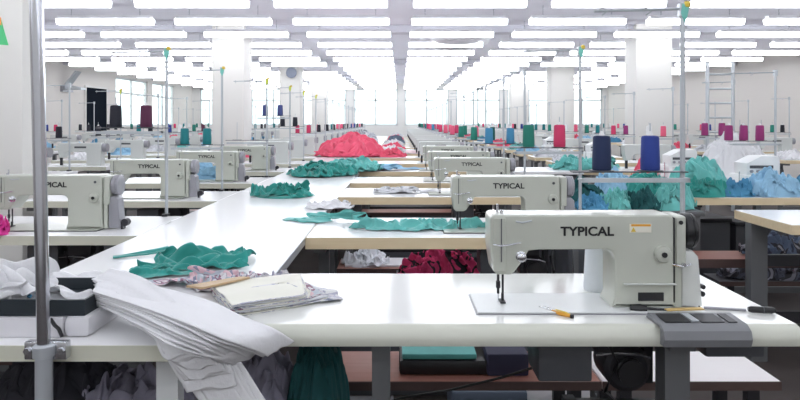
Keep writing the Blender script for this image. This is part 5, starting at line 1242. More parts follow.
# simplified far machine, distance haze put into its lighter body enamel
def make_far():
    r = empty('sewing_machine', (0, 0, TZ), '', 'sewing machine')
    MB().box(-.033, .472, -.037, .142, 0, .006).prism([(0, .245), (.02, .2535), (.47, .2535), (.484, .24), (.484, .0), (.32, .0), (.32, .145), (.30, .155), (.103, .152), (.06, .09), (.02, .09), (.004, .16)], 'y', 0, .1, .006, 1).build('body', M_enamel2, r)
    MB().cyl((.484, .05, .2), .047, .05, 'x', 14).build('handwheel', M_grey_wheel, r)
    MB().box(.02, .044, .02, .04, .006, .1).build('needle_bar', M_dark, r)
    MB().box(.19, .32, -.001, .001, .195, .215).build('lettering', M_grey_pl, r)
    return r
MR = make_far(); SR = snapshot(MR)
# overlock style box machine
def make_overlock():
    r = empty('overlock_machine', (0, 0, TZ), '', 'sewing machine')
    MB().box(0, .27, 0, .22, .0, .12, .012, 2).prism([(.02, .12), (.25, .12), (.25, .235), (.235, .25), (.12, .25), (.02, .20)], 'y', .02, .19, .008, 2).build('body', M_white_enamel, r)
    MB().box(.03, .22, -.003, .001, .015, .105, .002, 1).build('front_cover', M_enamel2, r)
    MB().box(.04, .20, .016, .022, .165, .185).build('label_strip', M_grey_pl, r)
    for i in range(4): MB().lathe([(.011, 0), (.011, -.012), (0, -.014)], (.05+.045*i, .02, .145), 'y', 10).build('tension_dial', M_grey_wheel, r)
    MB().cyl((.27, .11, .13), .05, .03, 'x', 16).build('handwheel', M_dark, r)
    MB().cyl((-.01, .06, .02), .004, .12, 'z', 6).box(-.03, .0, .03, .1, .0, .02).build('presser_foot', M_steel, r)
    return r
OV = make_overlock(); SO = snapshot(OV)
used = {'N': False, 'R': False, 'O': False}
def place(kind, x, y, lab, rz=0):
    sn = {'N': SN_, 'R': SR, 'O': SO}[kind]
    if not used[kind]:
        used[kind] = True; o = sn[0]; o.location = (x, y, TZ); o['label'] = lab; o['group'] = 'sewing machines on the tables'; o.rotation_euler.z = rz; return o
    return copy_snap(sn, (x, y, TZ), lab, 'sewing machines on the tables', rz)
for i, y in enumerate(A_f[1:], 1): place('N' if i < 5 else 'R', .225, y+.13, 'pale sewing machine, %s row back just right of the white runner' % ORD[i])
for i, y in enumerate(B_f[1:], 1):
    if i > 8 and 0: continue
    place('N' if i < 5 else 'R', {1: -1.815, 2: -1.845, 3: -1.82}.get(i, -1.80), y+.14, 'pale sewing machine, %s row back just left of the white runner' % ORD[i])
for i, y in enumerate(C_f):
    if i == 0: continue
    if i in (1, 2, 4, 6): place('O', GX['C']+.42+.1*(i % 2), y+(.29 if i == 1 else .14), 'boxy white overlock sewing machine, %s row back right of the aisle' % ORD[i])
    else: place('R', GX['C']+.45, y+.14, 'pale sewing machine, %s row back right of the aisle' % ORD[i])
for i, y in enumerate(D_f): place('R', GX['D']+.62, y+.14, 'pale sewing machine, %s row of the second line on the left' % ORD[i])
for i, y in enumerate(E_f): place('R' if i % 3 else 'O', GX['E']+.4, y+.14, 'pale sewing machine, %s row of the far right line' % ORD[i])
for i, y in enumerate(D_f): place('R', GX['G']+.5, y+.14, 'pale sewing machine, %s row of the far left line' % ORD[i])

# ------------------------------------------------------------------ thread stands and cones
def make_stand(shelf, ribbon=None, arm=.29):
    r = empty('thread_stand', (0, 0, TZ), '', 'thread stand')
    H = .86
    MB().cyl((0, 0, -.06), .008, H+.06, 'z', 10).build('pole', M_stand, r)
    MB().box(-.014, .014, -.03, .014, -.07, -.045).box(-.014, .014, -.03, .012, .0, .012).box(-.014, .014, .008, .014, -.05, .012).build('clamp', M_dark, r)
    a = MB().tube([(.01, 0, H-.01), (-arm, -.01, H-.02)], .0045, 6)
    a.box(-.012, .012, -.01, .012, H-.035, H+.008)
    for x in (-arm+.02, -arm+.16): a.tube([(x, 0, H-.015), (x, -.03, H-.01), (x+.012, -.045, H-.025), (x, -.03, H-.035)], .0022, 5)
    a.build('guide_arm', M_stand, r)
    if shelf:
        s_ = MB().box(-.36, .012, -.018, .018, shelf-.004, shelf, .001, 1)
        for x in (-.262, -.105): s_.lathe([(.040, 0), (.040, .003), (.0, .003)], (x, 0, shelf), 'z', 18)
        s_.build('cone_shelf', M_grey_pl, r)
        MB().box(-.34, .0, -.055, -.045, shelf-.032, shelf-.018).box(-.34, -.33, -.055, .0, shelf-.028, shelf-.022).box(-.01, 0, -.055, .0, shelf-.028, shelf-.018).build('cone_rail', M_stand, r)
        for x in (-.262, -.105): MB().cyl((x, 0, shelf), .0025, .155, 'z', 6).build('spindle', M_stand, r)
    if ribbon:
        MB().prism([(-.005, H+.006), (.016, H-.004), (.012, H-.03), (.003, H-.055), (-.010, H-.025)], 'y', -.012, -.004).build('ribbon_tie', ribbon, r)
        MB().lathe([(0, -.012), (.011, -.006), (.013, .003), (.008, .011), (0, .013)], (.012, -.006, H+.002), 'z', 8).build('ribbon_knot', M_yellow, r)
    return r
M_rib = mat('mint_ribbon', (.20, .60, .52), .6)
M_riby = mat('lime_ribbon', (.62, .70, .10), .6)
def make_cone(color, tip=True, h=.112):
    r = empty('thread_cone', (0, 0, 0), '', 'thread cone')
    MB().lathe([(.0, 0), (.0285, 0), (.030, .004), (.030, .03), (.0275, h-.008), (.025, h-.002), (.016, h), (0, h)], (0, 0, 0), 'z', 20).build('thread', CONE[color], r)
    MB().lathe([(.010, 0), (.006, .012), (.004, .014)], (0, 0, h+.0002), 'z', 10).build('cone_core', CONE['white'], r)
    return r
CS = {}
def cone(color, loc, lab, grp='thread cones on the stands'):
    if color not in CS:
        o = make_cone(color); CS[color] = snapshot(o); o.location = loc; o['label'] = lab; o['group'] = grp; return o
    return copy_snap(CS[color], loc, lab, grp)
STANDS = {}
def stand(X, Y, sz, colors, where, rib=None, arm=.29, offs=(-.262, -.105)):
    key = (sz, rib.name if rib else '', arm)
    lab = 'grey steel thread stand %s' % where
    if key not in STANDS:
        o = make_stand(sz, rib, arm); STANDS[key] = snapshot(o); o.location = (X, Y, TZ); o['label'] = lab; o['group'] = 'thread stands behind the machines'
    else: o = copy_snap(STANDS[key], (X, Y, TZ), lab, 'thread stands behind the machines')
    for c, dx in zip(colors, offs):
        if c: cone(c, (X+dx, Y, TZ+sz+.0032), '%s thread cone, %s on stand %s' % (CNAME[c], 'left' if dx == offs[0] else ('right' if dx == offs[-1] else 'middle'), where))
    return o
Acol = [('navy', 'blue'), ('green', 'red'), ('sky', 'sky'), ('green', 'dkgreen'), ('green', 'pink'), ('pink', 'green'), ('pink', 'red'), ('red', 'pink'), (None, 'red'), ('sky', 'white'), ('pink', 'red')]
for i, y in enumerate(A_f):
    cs = Acol[i] if i < len(Acol) else random.choice([('green', 'pink'), ('teal', 'white'), ('red', 'red'), (None, 'blue'), ('black', 'black')])
    stand(.915, y+.563, .325 if i != 1 else .355, cs, 'behind %s machine right of the runner' % ORD[i], M_rib if i in (0, 1) else None)
Bcol = {1: ('black', 'purple'), 2: ('teal', 'teal'), 3: (None, None), 4: ('indigo', 'indigo'), 5: ('black', 'black')}
for i, y in enumerate(B_f):
    if i == 0: continue
    cs = Bcol.get(i) or random.choice([('pink', 'black'), ('teal', 'pink'), ('red', 'red'), (None, 'blue'), ('black', 'black')])
    stand({1: -1.205, 2: -1.25, 3: -1.17, 4: -1.17}.get(i, -1.2), y+.573, {1: .455, 4: .55, 5: .43}.get(i, .325), cs, 'behind %s machine left of the runner' % ORD[i], (M_rib if i < 3 else M_riby) if i < 7 else None)
stand(XP(777, 4.66), 4.68-.0, .345, ('magenta', 'magenta', 'magenta'), 'with wide arm right of the aisle', None, .36, (-.345, -.235, -.115))
stand(3.04, 5.78, .36, ('magenta', 'magenta'), 'behind second table right of the aisle', None, .29)
for i, y in enumerate(C_f[3:], 3):
    stand(2.98, y+.573, .325, random.choice([('green', 'teal'), ('teal', 'teal'), ('green', 'dkgreen'), ('red', 'magenta'), ('white', 'pink'), ('black', 'blue')]), 'behind %s table right of the aisle' % ORD[i])
for i, y in enumerate(D_f):
    stand(-3.27, y+.573, .325, random.choice([('black', None), ('teal', 'black'), ('blue', 'white'), ('green', 'purple')]), 'behind %s machine of second line left' % ORD[i], M_riby if i == 1 else None)
for i, y in enumerate(E_f):
    stand(6.0, y+.573, .325, random.choice([('magenta', 'magenta'), ('teal', 'white'), ('pink', 'blue'), ('green', 'black')]), 'behind %s machine of far right line' % ORD[i])
for i, y in enumerate(D_f):
    stand(-5.8, y+.573, .325, random.choice([('black', 'black'), ('teal', 'white'), ('blue', 'red'), ('green', 'purple')]), 'behind %s machine of far left line' % ORD[i])

# big chrome pole by left table
def lean(name, x0, x1, py0, py1, Y): return
r = empty('pole_stand', P(44, 355, 1.347), 'tall chrome pole clamped to the front edge of the left table', 'pole')
b0 = P(44, 356, 1.347); top = P(35.5, -30, 1.347); d = top-b0
MB().tube([(0, 0, 0), d*.5, d], .0135, 20).build('upper_tube', M_chrome, r)
MB().cyl((0, 0, -b0.z+.0), .0175, b0.z+.005, 'z', 18).lathe([(.0175, -.004), (.022, -.002), (.022, .02), (.0175, .024)], (0, 0, 0), 'z', 18).build('lower_sleeve', M_stand, r)
c = MB().box(-.045, .045, .004, .024, -.012, .026, .003).cyl((-.036, .004, .008), .007, -.008, 'y', 6).cyl((.036, .004, .008), .007, -.008, 'y', 6)
c.build('clamp', M_steel, r)

# ------------------------------------------------------------------ items on the front table
def ontable(px, py, z=TZ): Y = (CZ-z)*F/(py-HY); return Vector((XP(px, Y), Y, z))
# white thread cone behind machine arm
r = empty('thread_cone', (XP(601, 1.80), 1.83, TZ), 'large white thread cone standing behind the arm of the nearest machine', 'thread cone')
MB().lathe([(0, 0), (.038, 0), (.040, .005), (.040, .02), (.034, .135), (.028, .142), (0, .142)], (0, 0, .0002), 'z', 26).build('thread', mat('white_thread', (.80, .84, .88), .7), r)
MB().cyl((0, 0, .142), .008, .02, 'z', 10).build('cone_core', M_stand, r)
# thread snips
a, bq = ontable(572, 318), ontable(533, 306)
r = empty('thread_snips', a+Vector((0, 0, .004)), 'yellow handled thread snips with steel points lying left of the machine column', 'snips')
d = bq-a; L_ = d.length
for s_ in (-1, 1):
    n_ = Vector((-d.y, d.x, 0)).normalized()*.006*s_
    MB().tube([(0, 0, 0), d*.2+n_, d*.45+n_], [.0035, .005, .004], 8).build('handle', M_yellow if s_ < 0 else M_orange, r)
    MB().tube([d*.45+n_, d*.75+n_*1.0, d+n_*.6+Vector((0, 0, -.001))], [.0035, .003, .0014], 6).build('blade', M_steel, r)
MB().cyl((0, 0, -.004), .005, .008, 'z', 10).build('pivot', M_dark, r)
# small brush
a = ontable(630, 312); bq = ontable(664, 314)
r = empty('lint_brush', a+Vector((0, 0, .0112)), 'black lint brush lying below the machine column', 'brush')
d = bq-a
MB().tube([(0, 0, 0), d*.3, d*.5], [.0085, .011, .007], 8).build('bristle_head', M_black, r)
MB().tube([d*.5, d*1.2], [.0035, .0025], 8).build('handle', M_dark, r)
# rod and pen
a = ontable(704, 309); bq = ontable(746, 311.5)
MB().tube([(0, 0, 0), bq-a], .0035, 8).build('metal_rod', M_grey_wheel, None, a+Vector((0, 0, .0036)))
tag(bpy.data.objects['metal_rod'], 'thin grey rod lying between the machine and the black marker', 'rod')
a = ontable(748, 312.5); bq = ontable(775, 314)
r = empty('marker_pen', a+Vector((0, 0, .0088)), 'black marker pen lying near the right corner of the front table', 'pen')
d = bq-a
MB().tube([(0, 0, 0), d*.12, d*.9, d], [.0055, .0082, .0082, .006], 10).build('barrel', M_black, r)
MB().tube([d*.55, d*.58], .0085, 10).build('cap_rim', M_grey_pl, r)
# yellow tape ruler at the control panel
a = ontable(666, 316); bq = ontable(701, 314)
MB().box(0, (bq-a).length, -.008, .008, 0, .003).build('yellow_ruler', mat('ruler_yellow', (.72, .50, .18), .5), None, a+Vector((0, 0, .0142)))
tag(bpy.data.objects['yellow_ruler'], 'short yellow ruler lying on top of the grey control panel', 'ruler').rotation_euler.z = .1
# control panel: wraps the table's front edge
x0, x1 = XP(663, 1.47), XP(752, 1.47)
r = empty('control_panel', (x0, 1.475, TZ), 'grey control panel box wrapped over the front edge of the nearest table', 'control panel')
w = x1-x0
MB().prism([(-.006, -.038), (-.012, -.02), (-.006, -.001), (.012, .010), (.09, .014), (.10, .0005), (.013, .0005), (.013, -.038)], 'x', 0, w, .002, 1).build('housing', mat('panel_grey', (.20, .205, .22), .4), r)
for xa, xb in ((.015, .075), (.10, .155), (.165, .185)):
    MB().prism([(.018, .0118), (.075, .0142), (.075, .0158), (.018, .0134)], 'x', xa, xb).build('display_window', M_dark, r)
MB().box(.078, .096, .02, .078, .0125, .0165, .001, 1).build('button_strip', M_stand, r)
# clutch motor under the table
r = empty('machine_motor', (.40, 1.62, .60), 'black motor and bracket hanging under the nearest table, left of its leg', 'motor')
b = MB().box(XP(535, 1.66)-.40, XP(588, 1.66)-.40, 0, .14, CZ-(376-HY)*1.66/F-.60, .125, .008)
b.build('control_box', M_grey_pl, r)
MB().box(.115, .22, .04, .12, .06, .133).lathe([(.0, 0), (.05, 0), (.062, .01), (.062, .10), (.05, .115), (0, .115)], (.195, .03, .02), 'y', 26).build('motor_body', M_dark, r)
MB().lathe([(.0, -.03), (.035, -.03), (.035, -.024), (.028, -.018), (.035, -.012), (.035, -.006), (.0, -.006)], (.195, .03, .02), 'y', 22).build('pulley', M_black, r)
MB().tube([(.13, -.01, .10), (.15, -.012, .055), (.12, -.012, -.02), (.17, -.012, -.065), (.26, -.01, -.045), (.275, -.01, .03), (.26, 0, .09)], .006, 8).build('bracket', M_black, r)
MB().box(.02, .27, -.005, .01, -.06, -.045).box(.02, .05, -.005, .03, -.09, -.045).cyl((.14, -.006, -.052), .004, -.004, 'y', 8).cyl((.17, -.006, -.052), .004, -.004, 'y', 8).build('lever_bar', M_dark, r)
MB().tube([(.10, -.004, .07), (.15, -.01, .077), (.21, -.006, .072), (.24, 0, .06)], .003, 6).build('oil_pipe', M_steel, r)
MB().box(.24, .262, .04, .08, -.02, .133).build('hanger_bracket', M_dark, r)
ms = snapshot(r)
for L, ff, xo, wh in (('A', A_f, .40, 'right'), ('B', B_f, -1.62, 'left')):
    for i, y in enumerate(ff[1:7], 1):
        copy_snap(ms, (xo, y+.13, .60-.012), 'black motor hanging under the %s table %s of the runner' % (ORD[i], wh), 'motors hanging under the tables')
# switch under the table at right
MB().box(0, .145, 0, .06, 0, .05, .006).build('switch_box', M_grey_pl, None, (XP(706, 1.56), 1.56, TZ-.0955))
tag(bpy.data.objects['switch_box'], 'dark grey switch box mounted under the right end of the nearest table', 'switch box')
tag(MB().tube([P(532, 368, 1.66), P(500, 378, 1.72), P(450, 390, 1.8), P(400, 398, 1.85), P(340, 420, 1.9), P(330, 520, 1.95), Vector((-.3, 2.0, .006))], .0035, 6).build('power_cable', M_cable), 'black power cable running down left from the motor under the nearest table', 'cable')

# ------------------------------------------------------------------ benches
def bench(x0, x1, y0, y1, z, m, label, th=.03, edge=M_benchedge):
    r = empty('bench', (x0, y0, 0), label, 'bench')
    w, d = x1-x0, y1-y0
    MB().box(0, w, .004, d, z-th, z, .002, 1).build('seat_board', m, r)
    MB().box(0, w, 0, .005, z-th+.001, z-.001).build('edge_strip', edge, r)
    for x in (.06, w-.1):
        MB().box(x, x+.04, .02, .05, 0, z-th).box(x, x+.04, d-.05, d-.02, 0, z-th).box(x, x+.04, .05, d-.05, .1, .13).build('leg', M_dark, r)
    return r
bench(-.30, .655, 2.06, 2.335, .42, M_bench, 'red-brown wooden bench behind the nearest table, below its left half')
bench(.66, 1.24, 2.06, 2.335, .42, M_benchw, 'white topped bench with dark edge, right of the grey table leg')
bench(-.36, .52, 3.60, 3.86, .43, M_bench, 'red-brown bench seen beneath the second table right of the runner')
bench(-.36, .9, 4.72, 4.96, .43, M_bench, 'red-brown bench seen beneath the third table right of the runner')
bench(1.25, 3.2, 3.53, 3.765, .50, M_bench, 'red-brown bench beneath the tables right of the aisle', .05)
for i in range(4, 8):
    bench(-.36, .9, A_f[i]-.36, A_f[i]-.12, .43, M_bench, 'red-brown bench before the %s table right of the runner' % ORD[i])
for i in range(2, 7):
    bench(-2.2, -1.2, B_f[i]-.38, B_f[i]-.12, .43, M_bench, 'red-brown bench before the %s table left of the runner' % ORD[i])
bench(-2.3, -1.3, 2.25, 2.5, .43, M_bench, 'red-brown bench in front of the second left table')
# low shelf under left table
bench(-1.9, -.02, 1.62, 2.0, .40, mat('grey_board', (.10, .10, .11), .6), 'low grey shelf board under the nearest tables, holding cloth heaps')
bench(1.93, 2.9, 3.83, 4.04, .30, mat('grey_board2', (.10, .10, .11), .6), 'low grey shelf on the floor right of the aisle')


# ------------------------------------------------------------------ cloth everywhere
def H(name, px, py, rxpx, ry, h, m, label, cat, seed, z=TZ, **k):
    c = ontable(px, py, z); c.z += .0015
    return heap(name, c, rxpx*c.y/F, ry, h, m, label, cat, seed, **k)
# teal cloth on the runner near
ZR = TZ+.002
H('teal_garment', 200, 263, 56, .13, .075, M_teal, 'crumpled teal garment on the near end of the white runner', 'cloth', 3, ZR, rot=.12, freq=2.2)
H('teal_garment', 165, 272, 42, .085, .03, M_teal, 'flat pale-edged teal cloth spreading left of the crumpled teal garment', 'cloth', 5, ZR, rot=.5, freq=2.0)
sheet('teal_strap', [P(113, 257, 2.25), P(140, 252, 2.3), P(168, 246, 2.35)], [P(113, 260, 2.22), P(141, 256, 2.27), P(170, 251, 2.3)], M_teal, 'narrow teal strap trailing left from the teal garment on the runner', 'strap', amp=.002, th=.004, zmin=lambda x, y: ZR+.006)
H('printed_garment', 200, 285, 66, .085, .045, M_print, 'pink and grey printed cloth heap between teal garment and white cut cloth', 'cloth', 9, TZ, freq=3.0, rot=-.1)
H('printed_garment', 245, 284, 38, .07, .042, M_print, 'bunched printed cloth with pink patches in front of the teal garment', 'cloth', 12, TZ+.002, freq=3.0, rot=-.2)
H('printed_garment', 272, 284, 20, .05, .045, M_print2, 'small grey bunched cloth at the runner corner', 'cloth', 14, TZ+.002, freq=2.6)
# layered pattern stack on front table
r = empty('pattern_stack', (0, 0, 0), 'fanned stack of cut grey printed panels with cream top sheet on the nearest table', 'fabric stack')
for i in range(11):
    m = [M_print2, M_creamp, M_whiteg, M_print2, M_print, M_creamp][i % 6]
    if i == 10: m = M_creamp
    z = TZ+.002+i*.0030; j = random.uniform(-6, 6)
    def Q(px, py): 
        p = ontable(px, py, TZ); p.z = z; return p
    ex = 338-i*5+j
    sheet('cut_panel', [Q(212, 296-.0*i), Q(255, 290), Q(300, 286), Q(ex-8, 290+i*.6)], [Q(232, 318), Q(270, 312), Q(305, 306), Q(ex, 301-i*.7)], m, amp=.0045, folds=2.5, seed=i, zmin=lambda x, y, z=z: z-.002, parent=r, jag=.06)
tag(MB().prism([(-.12, 0), (.0, .10), (.03, .095), (-.07, -.02)], 'z', 0, .006).build('tan_board', M_tan, None, ontable(238, 300)+Vector((-.02, 0, .034))), 'tan board leaning on the cut panels beside the white cloth', 'board')
# white bundle
def hz(x, y): # support height
    if y > 1.376 and x < -.39: return TZ+.004
    if y > 1.49: return TZ+.004
    return -1
r = empty('cut_cloth_bundle', (0, 0, 0), 'thick bundle of white cut cloth panels draped over the front edge of the left table', 'cloth')
def lift(ps, dz, dyy=0): return [p+Vector((0, dyy, dz)) for p in ps]
rb = random.Random(4)
for i in range(4):          # long panels underneath, hanging lowest
    j = rb.uniform(-4, 4); o_ = i*9.0; Yh = 1.352-.0015*i
    L_ = [P(150-o_*.4, 302, 1.51), P(200-o_*.5+j, 326, 1.40), P(236-o_*.7+j, 352, Yh), P(266-o_*.9+j, 396, Yh), P(294-o_*1.1+j, 436-i*5, Yh)]
    R_ = [P(120, 314, 1.46), P(160-o_*.3, 337, 1.385), P(186-o_*.3+j, 358, Yh), P(214-o_*.6+j, 394, Yh), P(244-o_*.9, 436-i*5, Yh)]
    sheet('cloth_panel', L_, R_, M_white, amp=.005, folds=1.5, seed=40+i, th=.0025, parent=r, jag=.03, zmin=lambda x, y: (TZ+.003) if (y > 1.374) else -1)
n = 9
for i in range(n):          # shorter panels over them, edges and ends staggered
    j = rb.uniform(-4, 4); k = rb.uniform(-7, 7); a_ = rb.uniform(-6, 6); dz = .012+i*.0042; Yh = 1.343-.0035*i; e_ = 34-i*4.6+k
    L_ = [P(116-a_*.3, 286, 1.66), P(160-i*1.4-a_, 298, 1.52), P(205-i*3.0+j, 322, 1.41), P(226-i*3.6+j, 349, Yh), P(238-i*3.8+j, 352+e_, Yh)]
    R_ = [P(96+a_*.3, 295, 1.64), P(123+a_*.5, 312, 1.47), P(156-i*.8+a_*.6, 335, 1.385), P(168-i*.6+a_*.6, 356, Yh), P(192-i*1.6+a_, 360+e_, Yh)]
    f_ = lambda ps: [p+Vector((0, -dz*.5 if q < 3 else 0, dz if q < 3 else 0)) for q, p in enumerate(ps)]
    sheet('cloth_panel', f_(L_), f_(R_), M_white, amp=.0045, folds=1.6, seed=50+i, th=.0025, parent=r, jag=.05, zmin=lambda x, y, dz=dz: (TZ+.003+dz) if (y > 1.374) else -1)
def Z(px, py, z): return P(px, py, (CZ-z)*F/(py-HY))
n = 9
for i in range(n):          # upper panels reaching right onto the nearest table, ends staggered
    j = rb.uniform(-3, 3); k = rb.uniform(-9, 9); a_ = rb.uniform(-4, 4); o_ = i*4.6; dz = (n-1-i)*.0042; w_ = rb.uniform(-3, 3)
    L_ = [Z(100-i*.6, 281+i*1.2, .842+dz), Z(152-o_*.35+a_, 287+i*1.8+w_*.4, .838+dz), Z(205-o_*.6+a_, 301+i*2.6+w_, .826+dz), Z(246-o_*.75+j, 317+i*2.4+w_, .806+dz*.8), Z(266-o_*.85+k, 329+i*2.2, .792+dz*.6), Z(283-o_*.95+k*1.4, 341+i*1.8, .755+dz*.4)]
    R_ = [Z(92+i*.4, 291+i*1.6, .836+dz), Z(136-o_*.3-a_, 304+i*1.8, .832+dz), Z(182-o_*.5, 322+i*2.0-w_, .826+dz), Z(216-o_*.7-j, 338+i*1.6, .806+dz*.8), Z(236-o_*.8+k*.8, 347+i*1.4, .786+dz*.6), Z(258-o_*.9+k*1.2, 357+i*1.2, .745+dz*.4)]
    sheet('cloth_panel', L_, R_, M_white, amp=.0038, folds=1.5, seed=20+i, th=.0025, parent=r, jag=.07)
# folded crown where the bundle is gathered
for i in range(5):
    sheet('cloth_panel', [P(84+i*3, 283+i*2, 1.74-.02*i), P(104+i*7, 276+i*2.4, 1.72-.02*i), P(140+i*10, 284+i*4, 1.62-.02*i), P(172+i*9, 300+i*7, 1.52-.02*i)], [P(78+i*4, 298+i*5, 1.66-.02*i), P(98+i*6, 296+i*4, 1.62-.02*i), P(124+i*8, 302+i*5, 1.55-.02*i), P(150+i*8, 318+i*6, 1.47-.014*i)], M_white, amp=.006, folds=1.8, seed=90+i, th=.0025, parent=r, zmin=lambda x, y: TZ+.01 if y > 1.376 else -1)
# stuff left on the table
x0, x1 = -1.55, XP(91, 1.43)
r = empty('white_carton', (x0, 1.42, TZ), 'white carton with dark tray top standing behind the chrome pole', 'box')
MB().box(0, x1-x0-.06, 0, .22, .0005, .044, .003).box(x1-x0-.058, x1-x0, .002, .16, .0005, .046, .012).build('carton_body', M_carton, r)
MB().box(.0, x1-x0-.015, .012, .22, .0462, .052).box(.0, x1-x0-.015, .012, .018, .052, .082).box(.0, x1-x0-.015, .214, .22, .052, .082).box(x1-x0-.021, x1-x0-.015, .018, .214, .052, .082).build('dark_tray', mat('dark_tray', (.02, .028, .035), .4), r)
MB().tube([(x1-x0-.085, -.003, .045), (x1-x0-.075, -.003, .03), (x1-x0-.066, -.003, .022), (x1-x0-.058, -.003, .004)], .004, 6).build('dark_crack', M_black, r)
heap('white_garment', (-1.06, 1.53, TZ+.0525), .28, .10, .10, M_white, 'white cloth heap lying on the dark tray left of the white bundle', 'cloth', 31, freq=2)
heap('white_garment', (-.98, 1.80, TZ+.002), .25, .13, .075, M_white, 'small white cloth folds behind the white bundle on the left', 'cloth', 33, freq=2.5)
H('white_garment', 105, 315, 18, .10, .07, M_whiteg, 'greyish white crumpled cloth squeezed between carton and white bundle', 'cloth', 36, TZ, freq=2.5)
for k in range(3):
    a = P(5+k*11, 292+k*2.5, 1.50)
    sheet('blue_strip', [P(2+k*12, 289-k, 1.56), P(20+k*12, 296-k, 1.49)], [P(0+k*12, 291-k, 1.55), P(18+k*12, 299-k, 1.48)], M_blue, 'narrow blue cloth strip on the white heap, %s of three' % ['leftmost', 'middle', 'rightmost'][k], 'strip', amp=.001, th=.003)
# under tables
heap('mauve_garment', (XP(135, 1.78), 1.80, .402), .17, .15, .20, M_mauve, 'mauve grey cloth heap on the low shelf under the left table', 'cloth', 41, freq=2.4)
heap('mauve_garment', (XP(262, 1.80), 1.82, .402), .13, .13, .24, M_mauve, 'greyish mauve cloth heap under the table between white bundle and teal garment', 'cloth', 43, freq=2.4)
heap('teal_garment', (XP(318, 1.80), 1.80, .402), .095, .12, .33, M_teald, 'dark teal bundled garment under the left end of the nearest table', 'cloth', 45, freq=1.6, irr=.12, flat=.3)
heap('white_garment', (XP(240, 1.65), 1.70, .402), .07, .06, .10, M_whiteg, 'pale cloth lump low beneath the draped white bundle', 'cloth', 46, freq=2)
r = empty('cloth_bag', (XP(448, 2.2), 2.2, .42), 'dark folded bag with turquoise cloth on top, on the brown bench', 'bag')
MB().box(-.17, .17, -.09, .09, .001, .05, .012).build('bag_body', M_black, r)
MB().box(-.16, .09, -.085, .085, .051, .07, .006).build('turquoise_cloth', M_teal2, r)
tag(MB().box(0, .14, 0, .12, 0, .075, .01).build('dark_pouch', mat('indigo_pouch', (.03, .03, .07), .6), None, (XP(487, 2.1), 2.1, .4205)), 'small dark indigo pouch right of the turquoise cloth on the bench', 'pouch')
tag(MB().box(0, .3, 0, .25, 0, .2, .01).build('storage_box', mat('slate_box', (.10, .13, .18), .6), None, (XP(455, 2.35), 2.5, 0)), 'slate blue box on the floor beneath the brown bench', 'box')
tag(MB().box(0, .25, 0, .25, 0, .22, .01).build('storage_box', M_carton, None, (XP(530, 2.35)+.02, 2.5, 0)), 'pale box on the floor beneath the bench behind the motor', 'box')
heap('white_garment', (XP(365, 3.72), 3.72, .4315), .13, .11, .10, M_poly, 'crumpled white plastic bag on the bench beneath the second table', 'plastic bag', 51, freq=2.5)
tag(MB().box(0, .42, 0, .2, 0, .012, .002).build('white_papers', M_carton, None, (XP(345, 3.64), 3.64, .4305)), 'flat white papers beneath the plastic bag on the second bench', 'paper')
bench(-.02, .62, 3.16, 3.44, .46, M_dark, 'dark stool bench beneath the second table holding fuchsia cloth', edge=M_dark)
heap('fuchsia_garment', (XP(445, 3.3), 3.3, .4615), .225, .12, .17, M_fuch, 'fuchsia and black patterned cloth under the second table', 'cloth', 53, freq=1.8, irr=.12, flat=.3)
# second table teal strip
H('teal_garment', 325, 221, 46, .085, .055, M_teal2, 'turquoise cloth strip stretching from the runner onto the second table', 'cloth', 61, ZR, rot=-.35, freq=2)
H('teal_garment', 395, 228, 44, .11, .06, M_teal2, 'crumpled turquoise cloth in the middle of the second table', 'cloth', 63, TZ, freq=2.6)
H('teal_garment', 452, 227, 36, .11, .055, M_teal2, 'turquoise cloth at the needle of the second sewing machine', 'cloth', 65, TZ, freq=2.6)
H('white_garment', 405, 192, 34, .12, .05, M_whiteg, 'greyish white garment on the third table by its machine', 'cloth', 67, TZ, freq=2.6)
H('white_garment', 330, 207, 26, .13, .05, M_white, 'white cloth at the right edge of the runner beside the third table', 'cloth', 68, ZR, freq=2)
H('teal_garment', 284, 196, 30, .18, .085, M_teal, 'crumpled teal garment alone on the runner beyond the second table', 'cloth', 71, ZR, freq=2.2)
H('teal_garment', 322, 175, 32, .30, .10, M_teal, 'teal garment heap on the runner behind the lone teal garment', 'cloth', 73, ZR, freq=2.6)
H('teal_garment', 350, 170, 32, .30, .10, M_teal2, 'turquoise garment heap on the runner in front of the pink pile', 'cloth', 75, ZR, freq=2.6)
H('blue_garment', 385, 169, 40, .25, .07, M_lblue, 'light blue garment heap right of the turquoise heap on the runner', 'cloth', 77, TZ+.003, freq=2.6)
H('pink_garment', 352, 156, 34, .36, .31, M_pink, 'tall coral pink cloth pile on the runner', 'cloth', 81, ZR, freq=2.0, flat=.7)
H('pink_garment', 400, 152, 28, .5, .04, mat('pale_pink', (.80, .60, .62), .8), 'flat pale pink cloth right of the pink pile', 'cloth', 84, ZR, freq=2.3)
heap('grey_garment', (-.75, 13.2, ZR), .30, .5, .30, patterned('grey_mix', [(.25, .27, .33), (.55, .58, .62), (.35, .36, .40), (.7, .7, .72)], 5), 'grey mixed cloth pile far down the runner', 'cloth', 86, freq=2.3)
heap('dark_garment', (-.1, 14.3, TZ), .22, .2, .20, mat('slate_cloth', (.12, .16, .22), .8, var=.4), 'dark slate cloth pile on a far table right of the runner', 'cloth', 88, freq=2.3)
# left side
heap('blue_garment', (XP(196, 5.3), 5.36, TZ+.001), .22, .10, .10, M_lblue, 'light blue cloth behind the third left sewing machine', 'cloth', 90, freq=2.2)
heap('pink_garment', (-1.74, 2.72, TZ+.001), .06, .05, .10, M_mag, 'small magenta cloth at the needle of the second left machine', 'cloth', 92, freq=1.5, flat=.3)
